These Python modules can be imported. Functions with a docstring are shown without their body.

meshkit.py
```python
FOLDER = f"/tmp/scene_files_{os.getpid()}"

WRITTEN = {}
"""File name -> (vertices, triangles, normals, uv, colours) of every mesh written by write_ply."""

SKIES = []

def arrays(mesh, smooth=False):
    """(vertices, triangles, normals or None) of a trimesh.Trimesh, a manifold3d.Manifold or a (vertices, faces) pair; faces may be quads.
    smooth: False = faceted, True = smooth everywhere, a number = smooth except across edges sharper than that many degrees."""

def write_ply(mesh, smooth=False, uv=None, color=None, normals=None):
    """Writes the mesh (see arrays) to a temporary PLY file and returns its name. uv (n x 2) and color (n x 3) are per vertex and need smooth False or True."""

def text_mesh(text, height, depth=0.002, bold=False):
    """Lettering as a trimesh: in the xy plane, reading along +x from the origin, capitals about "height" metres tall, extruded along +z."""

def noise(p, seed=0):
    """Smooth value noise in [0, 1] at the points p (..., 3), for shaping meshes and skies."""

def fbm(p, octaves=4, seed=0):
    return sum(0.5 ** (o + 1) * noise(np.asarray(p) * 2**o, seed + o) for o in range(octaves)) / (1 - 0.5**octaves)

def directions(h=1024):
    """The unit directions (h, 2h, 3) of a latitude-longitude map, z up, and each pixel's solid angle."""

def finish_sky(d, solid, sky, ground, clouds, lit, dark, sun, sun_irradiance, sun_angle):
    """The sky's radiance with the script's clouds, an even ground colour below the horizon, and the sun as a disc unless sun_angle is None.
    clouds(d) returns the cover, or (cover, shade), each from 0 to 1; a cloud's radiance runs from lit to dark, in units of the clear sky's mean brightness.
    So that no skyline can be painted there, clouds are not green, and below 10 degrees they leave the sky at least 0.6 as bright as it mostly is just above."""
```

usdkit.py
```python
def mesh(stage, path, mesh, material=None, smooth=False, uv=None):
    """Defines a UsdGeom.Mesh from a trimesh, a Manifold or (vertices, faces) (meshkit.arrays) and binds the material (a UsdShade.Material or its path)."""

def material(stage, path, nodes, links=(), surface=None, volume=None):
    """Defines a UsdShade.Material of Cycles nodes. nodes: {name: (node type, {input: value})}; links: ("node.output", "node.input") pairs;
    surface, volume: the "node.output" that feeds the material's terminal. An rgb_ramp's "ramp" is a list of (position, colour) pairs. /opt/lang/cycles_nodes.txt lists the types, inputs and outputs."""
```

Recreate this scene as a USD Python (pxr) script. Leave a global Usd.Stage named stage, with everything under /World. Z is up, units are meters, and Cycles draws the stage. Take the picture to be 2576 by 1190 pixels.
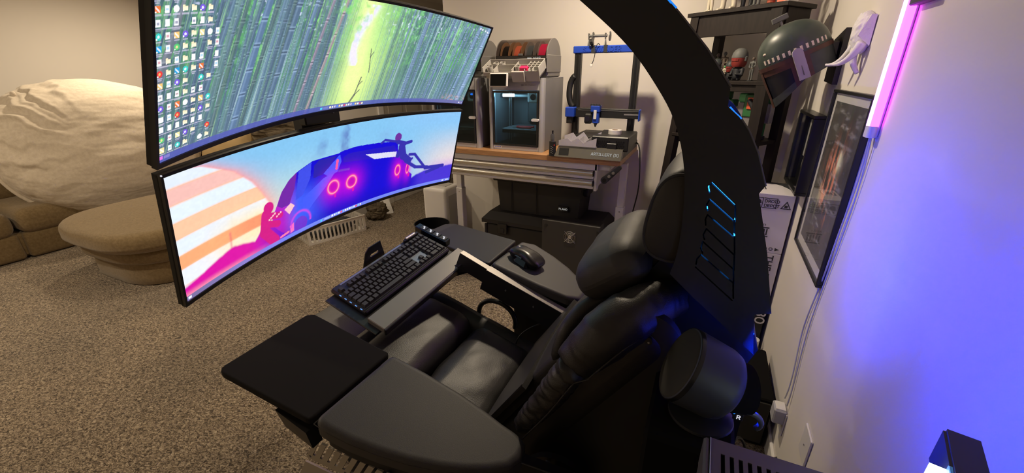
import math, random
import numpy as np, trimesh, usdkit, meshkit
import manifold3d as m3
from shapely.geometry import Polygon, LineString, Point, box as sbox
from shapely.ops import unary_union
from pxr import Usd, UsdGeom, UsdLux, UsdShade, Sdf, Gf, Vt

stage = Usd.Stage.CreateInMemory()
UsdGeom.SetStageUpAxis(stage, 'Z')
UsdGeom.SetStageMetersPerUnit(stage, 1.0)
UsdGeom.Xform.Define(stage, '/World')
UsdGeom.Scope.Define(stage, '/World/Looks')
random.seed(5)
RNG = np.random.default_rng(11)
EYE = 1.58            # the camera's height; all shapes below are measured from the camera's foot point with z = 0 at eye level

# ------------------------------------------------------------------ camera
PITCH, ROLL, YAW = math.radians(21.89), math.radians(-.35), math.radians(25.15)
_f = np.array([-math.sin(YAW) * math.cos(PITCH), math.cos(YAW) * math.cos(PITCH), -math.sin(PITCH)])
_r = np.array([math.cos(YAW), math.sin(YAW), 0]); _u = np.cross(_r, _f)
_c, _s = math.cos(ROLL), math.sin(ROLL)
_R, _U = _c * _r + _s * _u, -_s * _r + _c * _u
cam = UsdGeom.Camera.Define(stage, '/World/Camera')
cm = Gf.Matrix4d(*[float(x) for x in (*_R, 0, *_U, 0, *(-_f), 0, 0, 0, EYE, 1)])
cam.AddTransformOp().Set(cm)
cam.CreateHorizontalApertureAttr(36.0)
cam.CreateFocalLengthAttr(36.0 * 1035.0 / 2576.0)
cam.CreateFStopAttr(0.0)
cam.CreateClippingRangeAttr(Gf.Vec2f(0.02, 100))
cam.CreateExposureAttr(0.55)

# ------------------------------------------------------------------ lights: recessed ceiling cans (warm)
WARM = Gf.Vec3f(1.0, .83, .60)
def can(name, x, y, inten, col=WARM, rad=.055):
    l = UsdLux.DiskLight.Define(stage, '/World/' + name)
    l.CreateRadiusAttr(rad); l.CreateIntensityAttr(inten); l.CreateColorAttr(col)
    l.AddTranslateOp().Set(Gf.Vec3d(x, y, EYE + .845))
CANS = [(-.62, 2.22, 600), (-3.0, 2.25, 400), (-5.35, 2.5, 600), (-3.2, .1, 560), (-5.3, -.3, 560), (-3.2, -1.9, 200)]
for i, (x, y, e) in enumerate(CANS):
    can('can_light' + ('_%03d' % i if i else ''), x, y, e)

# ------------------------------------------------------------------ materials
M = {}
def mat(key, col, rough=.5, metal=0.0, col2=None, scale=30.0, detail=4.0, bump=0.0, bscale=300.0, bdist=.002, emit=None, es=0.0, spec=.5, coat=0.0, sheen=0.0, alpha=1.0, stretch=None, lo=.35, hi=.65, trans=0.0):
    p = dict(base_color=col, roughness=rough, metallic=metal, specular_ior_level=spec)
    if coat: p['coat_weight'] = coat
    if sheen: p['sheen_weight'] = sheen
    if emit is not None: p['emission_color'] = emit; p['emission_strength'] = es
    if trans: p['transmission_weight'] = trans
    nodes, links = {'p': ('principled_bsdf', p)}, []
    if col2 is not None or bump:
        nodes['g'] = ('geometry', {})
        src = 'g.position'
        if stretch is not None:
            nodes['m'] = ('mapping', {'scale': stretch}); links.append(('g.position', 'm.vector')); src = 'm.vector'
    if col2 is not None:
        nodes['n'] = ('noise_texture', {'scale': scale, 'detail': detail, 'roughness': .6})
        nodes['r'] = ('rgb_ramp', {'ramp': [(lo, col), (hi, col2)]})
        links += [(src, 'n.vector'), ('n.fac', 'r.fac'), ('r.color', 'p.base_color')]
    if bump:
        nodes['bn'] = ('noise_texture', {'scale': bscale, 'detail': 3.0})
        nodes['b'] = ('bump', {'strength': bump, 'distance': bdist})
        links += [(src, 'bn.vector'), ('bn.fac', 'b.height'), ('b.normal', 'p.normal')]
    M[key] = usdkit.material(stage, '/World/Looks/' + key, nodes, links, surface='p.BSDF')
    return M[key]

mat('wall_paint', (.70, .66, .61), .85, bump=.12, bscale=160, bdist=.001, spec=.25)
mat('ceiling_paint', (.75, .72, .68), .9, spec=.2)
mat('trim_white', (.72, .70, .68), .45)
mat('black_matte', (.011, .011, .013), .62, bump=.15, bscale=900, bdist=.0004)
mat('arch_black', (.010, .010, .011), .60, bump=.2, bscale=700, bdist=.0004)
mat('black_gloss', (.010, .010, .011), .22)
mat('black_satin', (.014, .014, .015), .4)
mat('black_velvet', (.006, .0055, .005), .95, spec=.1)
mat('leather', (.019, .0175, .017), .43, bump=.35, bscale=420, bdist=.0012, spec=.55)
mat('leather_soft', (.024, .022, .021), .46, bump=.35, bscale=420, bdist=.0012)
mat('leather_pad', (.048, .045, .044), .55, bump=.25, bscale=600, bdist=.0006, spec=.45)
mat('flap_cloth', (.012, .0105, .010), .9, bump=.2, bscale=900, bdist=.0005, spec=.2)
mat('flap_hide', (.022, .020, .020), .6, bump=.3, bscale=500, bdist=.0006)
mat('stitch', (.03, .028, .028), .8)
mat('key_plastic', (.042, .040, .038), .5)
mat('key_deck', (.02, .022, .028), .4)
mat('key_silver', (.30, .32, .36), .35, metal=.6)
mat('case_plastic', (.012, .014, .018), .4)
mat('silver_bar', (.24, .225, .205), .42, metal=.35)
mat('rail_metal', (.30, .28, .26), .4, metal=.5)
mat('comb_metal', (.42, .39, .34), .45, metal=.5)
mat('screw', (.5, .5, .5), .3, metal=.9)
mat('printer_grey', (.40, .395, .42), .42, metal=.12, bump=.1, bscale=1200, bdist=.0003)
mat('printer_side', (.22, .215, .22), .55, metal=.2)
mat('ams_shell', (.16, .15, .145), .4)
mat('ams_dark', (.012, .010, .010), .15)
mat('white_plastic', (.70, .68, .66), .4)
mat('organizer_grey', (.45, .43, .40), .55)
mat('blue_plastic', (.012, .055, .42), .42)
mat('steel', (.55, .54, .52), .3, metal=.9)
mat('holder_grey', (.12, .12, .12), .5, metal=.3)
mat('printer_black', (.012, .012, .012), .45)
mat('sidewinder_front', (.20, .185, .15), .38, metal=.6)
mat('red_plastic', (.55, .03, .03), .45)
mat('pink_plastic', (.75, .02, .12), .5)
mat('coral_filament', (.85, .22, .13), .45)
mat('slate_filament', (.10, .14, .17), .4)
mat('black_filament', (.01, .01, .01), .4)
mat('spool_card', (.36, .22, .12), .8)
mat('spool_clear', (.26, .25, .25), .3)
mat('clear_print', (.50, .48, .52), .3)
mat('bench_metal', (.62, .60, .60), .42, bump=.05, bscale=900, bdist=.0003)
mat('handle_alu', (.62, .60, .56), .28, metal=.85)
mat('wood', (.50, .27, .12), .45, col2=(.30, .14, .055), scale=9, stretch=(1.2, 14, 14), lo=.3, hi=.72)
mat('tote', (.013, .012, .012), .6, bump=.2, bscale=500, bdist=.0005)
mat('shelf_wood', (.013, .0095, .009), .58, spec=.3, col2=(.020, .0145, .0125), scale=12, stretch=(6, 6, .8))
mat('plaster_white', (.72, .70, .72), .7, bump=.5, bscale=60, bdist=.004)
mat('helmet_green', (.036, .052, .045), .38, col2=(.05, .066, .055), scale=14)
mat('helmet_maroon', (.085, .028, .022), .5, col2=(.05, .02, .018), scale=25)
mat('helmet_visor', (.012, .014, .022), .3)
mat('helmet_cheek', (.045, .055, .06), .5, col2=(.03, .036, .04), scale=20)
mat('helmet_pod', (.38, .37, .40), .5)
mat('pale_mark', (.70, .62, .50), .7)
mat('frame_black', (.010, .010, .010), .35)
mat('mat_board', (.70, .66, .60), .8)
mat('box_white', (.66, .63, .66), .6)
mat('box_print', (.03, .03, .035), .6)
mat('couch_cloth', (.165, .113, .052), .95, col2=(.22, .155, .078), scale=60, bump=.5, bscale=500, bdist=.003, sheen=.25, spec=.2)
mat('bag_cloth', (.58, .50, .40), .95, col2=(.66, .58, .47), scale=40, bump=.5, bscale=260, bdist=.003, sheen=.2, spec=.2)
mat('pillow_cloth', (.42, .30, .15), .95, bump=.4, bscale=300, bdist=.003, spec=.2)
mat('blanket_dark', (.045, .033, .022), .95, col2=(.16, .13, .09), scale=9, stretch=(1, 1, 7), spec=.1)
mat('grey_cloth', (.30, .26, .22), .9)
mat('bone', (.55, .50, .40), .7)
mat('fig_olive', (.10, .115, .09), .6)
mat('fig_brown', (.13, .10, .08), .7)
mat('fig_cream', (.62, .57, .45), .7)
mat('fig_grey', (.13, .135, .13), .6)
mat('fig_red', (.25, .03, .025), .5)
mat('fig_dark', (.02, .022, .028), .6)
mat('toy_green', (.03, .16, .05), .45)
mat('toy_lime', (.10, .40, .13), .45)
mat('toy_orange', (.75, .12, .05), .45)
mat('toy_grey', (.22, .21, .22), .5)
mat('cable_white', (.5, .5, .52), .5)
mat('cable_black', (.010, .010, .010), .5)
mat('vent_case', (.085, .08, .095), .5)
mat('vent_inside', (.02, .02, .035), .6)
mat('adapter_grey', (.40, .40, .44), .5)
mat('spk_cloth', (.028, .026, .020), .9, bump=.6, bscale=1500, bdist=.0008)
mat('spk_body', (.026, .027, .032), .55, bump=.15, bscale=900, bdist=.0004)
mat('basket_white', (.62, .58, .52), .5)
mat('door_paint', (.55, .51, .45), .5)
mat('tank_glass', (.10, .10, .10), .12)
mat('mouse_black', (.014, .013, .014), .3)
mat('mouse_grey', (.10, .10, .10), .25, metal=.4)
mat('tube_base', (.62, .58, .64), .5)
mat('glass_cup', (.8, .8, .8), .05, trans=1.0)
def glow(key, col, s): mat(key, (.02, .02, .02), .5, emit=col, es=s)
glow('tube_glow', (.62, .15, 1.0), 8.0)
glow('tube_pink', (.85, .05, 1.0), 5.0)
glow('led_blue', (.015, .09, 1.0), 14.0)
glow('led_slot', (.02, .26, 1.0), 3.0)
glow('speaker_blue', (.0, .022, 1.0), 750.0)
glow('foot_blue', (.0, .03, 1.0), 3.0)
glow('side_blue', (.0, .03, 1.0), 9.0)
glow('recess_blue', (.0, .03, 1.0), 14.0)
glow('led_cyan', (.01, .22, 1.0), .8)
glow('bar_white', (.70, .88, 1.0), 6.0)
glow('bar_side', (.12, .32, .75), .8)
glow('chamber_white', (.55, .85, 1.0), 45.0)
glow('hub_white', (.9, .9, 1.0), .5)
glow('text_white', (.9, .9, .85), .25)

# dark tinted door glass and clear covers: a thin pane that lets light straight through
def pane(key, tint, rough=.03, k=.9, base=.035):
    M[key] = usdkit.material(stage, '/World/Looks/' + key, {
        't': ('transparent_bsdf', {'color': tint}), 'g': ('glossy_bsdf', {'color': (.9, .9, .9), 'roughness': rough}),
        'f': ('layer_weight', {'blend': .5}), 'w': ('math', {'math_type': 'power', 'value2': 4.0}), 'a': ('math', {'math_type': 'multiply_add', 'value2': k, 'value3': base}), 'x': ('mix_closure', {})},
        [('f.facing', 'w.value1'), ('w.value', 'a.value1'), ('a.value', 'x.fac'), ('t.BSDF', 'x.closure1'), ('g.BSDF', 'x.closure2')], surface='x.closure')
pane('door_glass', (.62, .78, .84), .03, .4, .02)
pane('smoke_clear', (.74, .70, .68), .08, .5, .02)
pane('frame_glass', (.96, .97, .98), .015, .30, .025)

# carpet: speckled beige pile
M['carpet'] = usdkit.material(stage, '/World/Looks/carpet', {
    'g': ('geometry', {}),
    'm': ('mapping', {'scale': (1.0, 1.55, 1.0), 'rotation': (0, 0, .5)}),
    'n1': ('noise_texture', {'scale': 62.0, 'detail': 5.0, 'roughness': .78, 'distortion': 1.2}),
    'n2': ('noise_texture', {'scale': 1.6, 'detail': 3.0}),
    'n3': ('voronoi_texture', {'scale': 90.0}),
    'r1': ('rgb_ramp', {'ramp': [(.39, (.036, .023, .012)), (.465, (.155, .108, .068)), (.525, (.37, .285, .195)), (.61, (.60, .49, .36))]}),
    'r2': ('rgb_ramp', {'ramp': [(.35, (.80, .80, .80)), (.65, (1.06, 1.05, 1.03))]}),
    'mx': ('mix', {'mix_type': 'multiply', 'fac': 1.0}),
    'ad': ('math', {'math_type': 'add'}),
    'b': ('bump', {'strength': .85, 'distance': .012}),
    'p': ('principled_bsdf', {'roughness': .95, 'specular_ior_level': .1, 'sheen_weight': .2})},
    [('g.position', 'm.vector'), ('m.vector', 'n1.vector'), ('g.position', 'n2.vector'), ('m.vector', 'n3.vector'),
     ('n1.fac', 'r1.fac'), ('n2.fac', 'r2.fac'), ('r1.color', 'mx.color1'), ('r2.color', 'mx.color2'), ('mx.color', 'p.base_color'),
     ('n1.fac', 'ad.value1'), ('n3.distance', 'ad.value2'), ('ad.value', 'b.height'), ('b.normal', 'p.normal')], surface='p.BSDF')

def attr_mat(key, emit=1.0, rough=.3):
    if emit:
        M[key] = usdkit.material(stage, '/World/Looks/' + key, {
            'a': ('attribute', {'attribute': 'print_color'}),
            'p': ('principled_bsdf', {'base_color': (.01, .01, .01), 'roughness': rough, 'emission_strength': emit})},
            [('a.color', 'p.emission_color')], surface='p.BSDF')
    else:
        M[key] = usdkit.material(stage, '/World/Looks/' + key, {
            'a': ('attribute', {'attribute': 'print_color'}), 'p': ('principled_bsdf', {'roughness': rough})},
            [('a.color', 'p.base_color')], surface='p.BSDF')
attr_mat('screen_print', .78)
attr_mat('paper_print', 0, .6)

# ------------------------------------------------------------------ prim helpers
used = {}
def numbered(parent, name):
    k = (parent, name); n = used.get(k, 0); used[k] = n + 1
    return name if n == 0 else '%s_%03d' % (name, n)
ORIGIN = {}
def thing(name, label, cat, loc=(0, 0, 0), group=None, kind=None):
    """An Xform at the thing's base (given at eye level coordinates); its children are its parts."""
    p = '/World/' + numbered('/World', name)
    x = UsdGeom.Xform.Define(stage, p)
    w = np.array([loc[0], loc[1], loc[2] + EYE], float)
    x.AddTranslateOp().Set(Gf.Vec3d(*w.tolist()))
    o = x.GetPrim(); tagp(o, label, cat, group, kind); ORIGIN[p] = w
    return p
def tagp(o, label=None, cat=None, group=None, kind=None):
    for k, v in (('label', label), ('category', cat), ('group', group), ('kind', kind)):
        if v: o.SetCustomDataByKey(k, v)
def arr(mesh):
    if isinstance(mesh, list):
        vs, fs, n = [], [], 0
        for q in mesh:
            v, f = arr(q); vs.append(v); fs.append(f + n); n += len(v)
        return np.vstack(vs), np.vstack(fs)
    if hasattr(mesh, 'to_mesh') or hasattr(mesh, 'vertices'):
        v, f, _ = meshkit.arrays(mesh); return v, f
    v, f = np.asarray(mesh[0], float), np.asarray(mesh[1], int)
    if f.shape[1] == 4: f = np.vstack([f[:, [0, 1, 2]], f[:, [0, 2, 3]]])
    return v, f
def part(parent, name, mesh, material, smooth=False, label=None, colors=None):
    v, f = arr(mesh)
    v = v + np.array([0, 0, EYE]) - ORIGIN[parent]
    p = parent + '/' + numbered(parent, name)
    m = usdkit.mesh(stage, p, (v, f), M[material], smooth=smooth)
    ORIGIN[p] = ORIGIN[parent]
    if colors is not None:
        UsdGeom.PrimvarsAPI(m).CreatePrimvar('print_color', Sdf.ValueTypeNames.Color3fArray, 'vertex').Set(Vt.Vec3fArray.FromNumpy(np.asarray(colors, np.float32)))
    if label: m.GetPrim().SetCustomDataByKey('label', label)
    return p
def solo(name, mesh, material, label, cat, smooth=False, group=None, kind=None):
    v, f = arr(mesh)
    p = '/World/' + numbered('/World', name)
    m = usdkit.mesh(stage, p, (v + np.array([0, 0, EYE]), f), M[material], smooth=smooth)
    tagp(m.GetPrim(), label, cat, group, kind)
    return p
def struct(name, mesh, material, label, parent=None):
    v, f = arr(mesh)
    p = '/World/' + numbered('/World', name)
    m = usdkit.mesh(stage, p, (v + np.array([0, 0, EYE]), f), M[material])
    tagp(m.GetPrim(), label, None, None, 'structure'); ORIGIN[p] = np.zeros(3)
    return p
def dup(first, loc, label, group=None, rotz=0):
    """A further individual of the thing FIRST: references it, with its own place and label."""
    name = first.split('/')[-1]
    src = stage.GetPrimAtPath(first)
    p = '/World/' + numbered('/World', name)
    x = UsdGeom.Xform.Define(stage, p)
    x.GetPrim().GetReferences().AddInternalReference(first); x.GetPrim().SetInstanceable(True)
    x.ClearXformOpOrder()
    x.AddTranslateOp(opSuffix='placed').Set(Gf.Vec3d(loc[0], loc[1], loc[2] + EYE))
    if rotz: x.AddRotateZOp(opSuffix='placed').Set(math.degrees(rotz))
    tagp(x.GetPrim(), label, src.GetCustomDataByKey('category'), group or src.GetCustomDataByKey('group'))
    return p

# ------------------------------------------------------------------ mesh helpers
def hull(pts):
    return trimesh.convex.convex_hull(np.asarray(pts, float))
def cb(lo, hi, b=.002):
    """A box with chamfered edges."""
    lo, hi = np.minimum(lo, hi).astype(float), np.maximum(lo, hi).astype(float)
    b = min(b, .45 * (hi - lo).min())
    c, h = (lo + hi) / 2, (hi - lo) / 2
    pts = []
    for s in np.array(np.meshgrid([-1, 1], [-1, 1], [-1, 1])).reshape(3, -1).T:
        for k in range(3):
            q = s * (h - b); q[k] = s[k] * h[k]; pts.append(c + q)
    return hull(pts)
def rot(ax, a):
    c, s = math.cos(a), math.sin(a)
    return np.array({'x': [[1, 0, 0], [0, c, -s], [0, s, c]], 'y': [[c, 0, s], [0, 1, 0], [-s, 0, c]], 'z': [[c, -s, 0], [s, c, 0], [0, 0, 1]]}[ax])
def move(mesh, R=None, t=(0, 0, 0)):
    v, f = arr(mesh)
    if R is not None: v = v @ np.asarray(R).T
    return v + np.asarray(t, float), f
def obox(c, half, R=None, b=.002):
    half = np.asarray(half, float)
    return move(cb(-half, half, b), R, c)
def frame(u, v):
    """Rotation with columns u, v, u x v (orthonormalised)."""
    u = np.asarray(u, float); u = u / np.linalg.norm(u)
    v = np.asarray(v, float); v = v - u * np.dot(u, v); v = v / np.linalg.norm(v)
    return np.stack([u, v, np.cross(u, v)], 1)
def rbox(half, r, k=4, m=2):
    """A rounded box as a grid surface; m = subdivisions of the flat part (for later bending)."""
    half = np.asarray(half, float); r = np.broadcast_to(np.asarray(r, float), 3)
    r = np.minimum(r, half * .999)
    t = np.linspace(0, np.pi / 2, k + 1)
    ax = []
    for i in range(3):
        e = half[i] - r[i] * (1 - np.sin(t))  # from half-r to half
        inner = np.linspace(-(half[i] - r[i]), half[i] - r[i], m + 2)[1:-1]
        ax.append(np.concatenate([-e[::-1], inner, e]))
    V, F, n = [], [], 0
    for d in range(3):
        a, b = (d + 1) % 3, (d + 2) % 3
        A, B = np.meshgrid(ax[a], ax[b], indexing='ij')
        for s in (-1, 1):
            P = np.zeros(A.shape + (3,)); P[..., a] = A; P[..., b] = B; P[..., d] = s * half[d]
            i, j = np.meshgrid(np.arange(A.shape[0] - 1), np.arange(A.shape[1] - 1), indexing='ij')
            w = A.shape[1]
            q = np.stack([i * w + j, (i + 1) * w + j, (i + 1) * w + j + 1, i * w + j + 1], -1).reshape(-1, 4)
            if s < 0: q = q[:, ::-1]
            V.append(P.reshape(-1, 3)); F.append(q + n); n += A.size
    V = np.vstack(V); F = np.vstack(F)
    inn = np.clip(V, -(half - r), half - r)
    d = (V - inn) / r
    L = np.linalg.norm(d, axis=1, keepdims=True)
    V = inn + np.where(L > 1e-9, d / np.maximum(L, 1e-9), 0) * r
    F = np.vstack([F[:, [0, 1, 2]], F[:, [0, 2, 3]]])
    mm = trimesh.Trimesh(V, F, process=True); mm.merge_vertices(digits_vertex=6)
    return np.array(mm.vertices), np.array(mm.faces)
def puff(c, half, r, R=None, bulge=0.0, axis=2, wrinkle=0.0, wscale=30, seed=0, m=10, k=4):
    """A stuffed cushion: a rounded box whose faces bulge along AXIS, with wrinkles."""
    v, f = rbox(half, r, k, m)
    h = np.asarray(half, float)
    a, b = [i for i in range(3) if i != axis]
    w = np.clip(1 - (v[:, a] / h[a]) ** 2, 0, 1) * np.clip(1 - (v[:, b] / h[b]) ** 2, 0, 1)
    v[:, axis] *= 1 + bulge * w
    if wrinkle:
        n = meshkit.fbm(v * wscale + 7.3 * seed, 3, seed) - .5
        d = v / np.maximum(np.linalg.norm(v, axis=1, keepdims=True), 1e-9)
        v = v + d * (n * wrinkle)[:, None]
    return move((v, f), R, c)
def tube(pts, r, sides=8, caps=True):
    p = np.asarray(pts, float)
    t = np.gradient(p, axis=0); t /= np.linalg.norm(t, axis=1, keepdims=True) + 1e-12
    n = np.zeros_like(p)
    ref = np.array([0, 0, 1.0]) if abs(t[0, 2]) < .9 else np.array([1.0, 0, 0])
    n[0] = np.cross(t[0], ref)
    for i in range(1, len(p)):
        n[i] = n[i - 1] - t[i] * np.dot(n[i - 1], t[i])
    n /= np.linalg.norm(n, axis=1, keepdims=True) + 1e-12
    b = np.cross(t, n)
    a = np.arange(sides) * 2 * np.pi / sides
    rr = np.broadcast_to(np.asarray(r, float), (len(p),))
    V = p[:, None] + rr[:, None, None] * (np.cos(a)[None, :, None] * n[:, None] + np.sin(a)[None, :, None] * b[:, None])
    i, j = np.meshgrid(np.arange(len(p) - 1), np.arange(sides), indexing='ij')
    q = np.stack([i * sides + j, i * sides + (j + 1) % sides, (i + 1) * sides + (j + 1) % sides, (i + 1) * sides + j], -1).reshape(-1, 4)
    F = np.vstack([q[:, [0, 1, 2]], q[:, [0, 2, 3]]])
    V = V.reshape(-1, 3)
    if caps:
        V = np.vstack([V, p[0], p[-1]]); N = len(V); e = (len(p) - 1) * sides; k = np.arange(sides)
        F = np.vstack([F, np.stack([np.full(sides, N - 2), (k + 1) % sides, k], 1), np.stack([np.full(sides, N - 1), e + k, e + (k + 1) % sides], 1)])
    return V, F[:, ::-1]
def spline(pts, n=40):
    from scipy.interpolate import CubicSpline
    p = np.asarray(pts, float)
    d = np.concatenate([[0], np.cumsum(np.linalg.norm(np.diff(p, axis=0), axis=1))])
    return CubicSpline(d, p)(np.linspace(0, d[-1], n))
def lathe(prof, n=32, R=None, t=(0, 0, 0)):
    """Profile (radius, z) turned about z; r = 0 at an end closes it."""
    pr = np.asarray(prof, float)
    a = np.arange(n) * 2 * np.pi / n
    V = np.stack([pr[:, None, 0] * np.cos(a), pr[:, None, 0] * np.sin(a), np.broadcast_to(pr[:, None, 1], (len(pr), n))], -1).reshape(-1, 3)
    i, j = np.meshgrid(np.arange(len(pr) - 1), np.arange(n), indexing='ij')
    q = np.stack([i * n + j, i * n + (j + 1) % n, (i + 1) * n + (j + 1) % n, (i + 1) * n + j], -1).reshape(-1, 4)
    F = np.vstack([q[:, [0, 1, 2]], q[:, [0, 2, 3]]])
    mm = trimesh.Trimesh(V, F, process=True); mm.merge_vertices(digits_vertex=7); mm.update_faces(mm.nondegenerate_faces())
    return move((np.array(mm.vertices), np.array(mm.faces)), R, t)
def cyl(p0, p1, r, n=20, b=.0):
    p0, p1 = np.asarray(p0, float), np.asarray(p1, float); L = np.linalg.norm(p1 - p0)
    w = (p1 - p0) / L; u = np.cross(w, [0, 0, 1.0] if abs(w[2]) < .9 else [1.0, 0, 0]); u /= np.linalg.norm(u)
    R = np.stack([u, np.cross(w, u), w], 1)
    prof = [(0, 0), (r - b, 0), (r, b), (r, L - b), (r - b, L), (0, L)] if b else [(0, 0), (r, 0), (r, L), (0, L)]
    return lathe(prof, n, R, p0)
def extrude(poly, a0, a1, plane='xz'):
    """A shapely polygon extruded between a0 and a1 along the axis missing from PLANE."""
    out = []
    for g in getattr(poly, 'geoms', [poly]):
        if g.is_empty or g.area < 1e-9: continue
        m = trimesh.creation.extrude_polygon(g, a1 - a0, engine='earcut')
        v = np.array(m.vertices); f = np.array(m.faces); w = v[:, 2] + a0
        if plane == 'xz': v = np.stack([v[:, 0], w, v[:, 1]], 1); f = f[:, ::-1]
        elif plane == 'yz': v = np.stack([w, v[:, 0], v[:, 1]], 1)
        else: v = np.stack([v[:, 0], v[:, 1], w], 1)
        out.append((v, f))
    return arr(out)
def slab(poly, t, r, zf, n=90, steps=5, bot=.0):
    """A padded board: a convex outline in plan with rounded top edges; zf(x, y) is the height of its top."""
    P = np.asarray(poly, float)
    if Polygon(P).exterior.is_ccw is False: P = P[::-1]
    ring = LineString(np.vstack([P, P[:1]]))
    ring = Polygon(P).buffer(-r * 1.5).buffer(r * 1.5).exterior
    s = np.linspace(0, ring.length, n, endpoint=False)
    Q = np.array([ring.interpolate(x).coords[0] for x in s])
    if not Polygon(Q).exterior.is_ccw: Q = Q[::-1]
    T = np.roll(Q, -1, 0) - np.roll(Q, 1, 0); T /= np.linalg.norm(T, axis=1, keepdims=True)
    N = np.stack([-T[:, 1], T[:, 0]], 1)   # inward
    th = np.linspace(0, np.pi / 2, steps)
    off = [(bot, -t), (0, -t + bot), (0, -r)] + [(r * (1 - math.cos(x)), -r * (1 - math.sin(x))) for x in th[1:]]
    V = []
    for o, dz in off:
        q = Q + N * o
        V.append(np.column_stack([q, [zf(*p) + dz for p in q]]))
    c = Q.mean(0)
    V.append(np.column_stack([Q + N * r * 1.3, [zf(*p) for p in Q + N * r * 1.3]]))
    for k in (.66, .33):
        q = c + (Q + N * r - c) * k; V.append(np.column_stack([q, [zf(*p) for p in q]]))
    L = len(V); V = np.vstack(V)
    i, j = np.meshgrid(np.arange(L - 1), np.arange(n), indexing='ij')
    q = np.stack([i * n + j, i * n + (j + 1) % n, (i + 1) * n + (j + 1) % n, (i + 1) * n + j], -1).reshape(-1, 4)
    F = np.vstack([q[:, [0, 1, 2]], q[:, [0, 2, 3]]])
    V = np.vstack([V, [*c, zf(*c)], [*c, zf(*c) - t]]); k = np.arange(n); e = (L - 1) * n; NV = len(V)
    F = np.vstack([F, np.stack([np.full(n, NV - 2), e + k, e + (k + 1) % n], 1), np.stack([np.full(n, NV - 1), (k + 1) % n, k], 1)])
    return V, F
def ellipsoid(c, rad, R=None, n=3):
    s = trimesh.creation.icosphere(n)
    return move((np.array(s.vertices) * np.asarray(rad), np.array(s.faces)), R, c)
def blob(bones, edge=.012, taubin=8):
    """One continuous figure: hulls of spheres at joints. bones: ((p, r), (q, r))."""
    ms = []
    for (p, a), (q, b) in bones:
        sp = lambda c, r: m3.Manifold.sphere(r, 14).translate(tuple(float(x) for x in c))
        ms.append(m3.Manifold.batch_hull([sp(p, a), sp(q, b)]))
    m = m3.Manifold.batch_boolean(ms, m3.OpType.Add).refine_to_length(edge).to_mesh()
    t = trimesh.Trimesh(m.vert_properties[:, :3], m.tri_verts, process=True)
    trimesh.smoothing.filter_taubin(t, iterations=taubin)
    return np.array(t.vertices), np.array(t.faces)
def text(s, h, R, t, depth=.0006, bold=False, center=False):
    m = meshkit.text_mesh(s, h, depth, bold)
    v, f = np.array(m.vertices), np.array(m.faces)
    if center: v[:, 0] -= v[:, 0].max() / 2
    return move((v, f), R, t)
FRONT = np.array([[1, 0, 0], [0, 0, -1], [0, 1, 0]], float)      # text on a face looking to -y
FZ = -EYE

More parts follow.
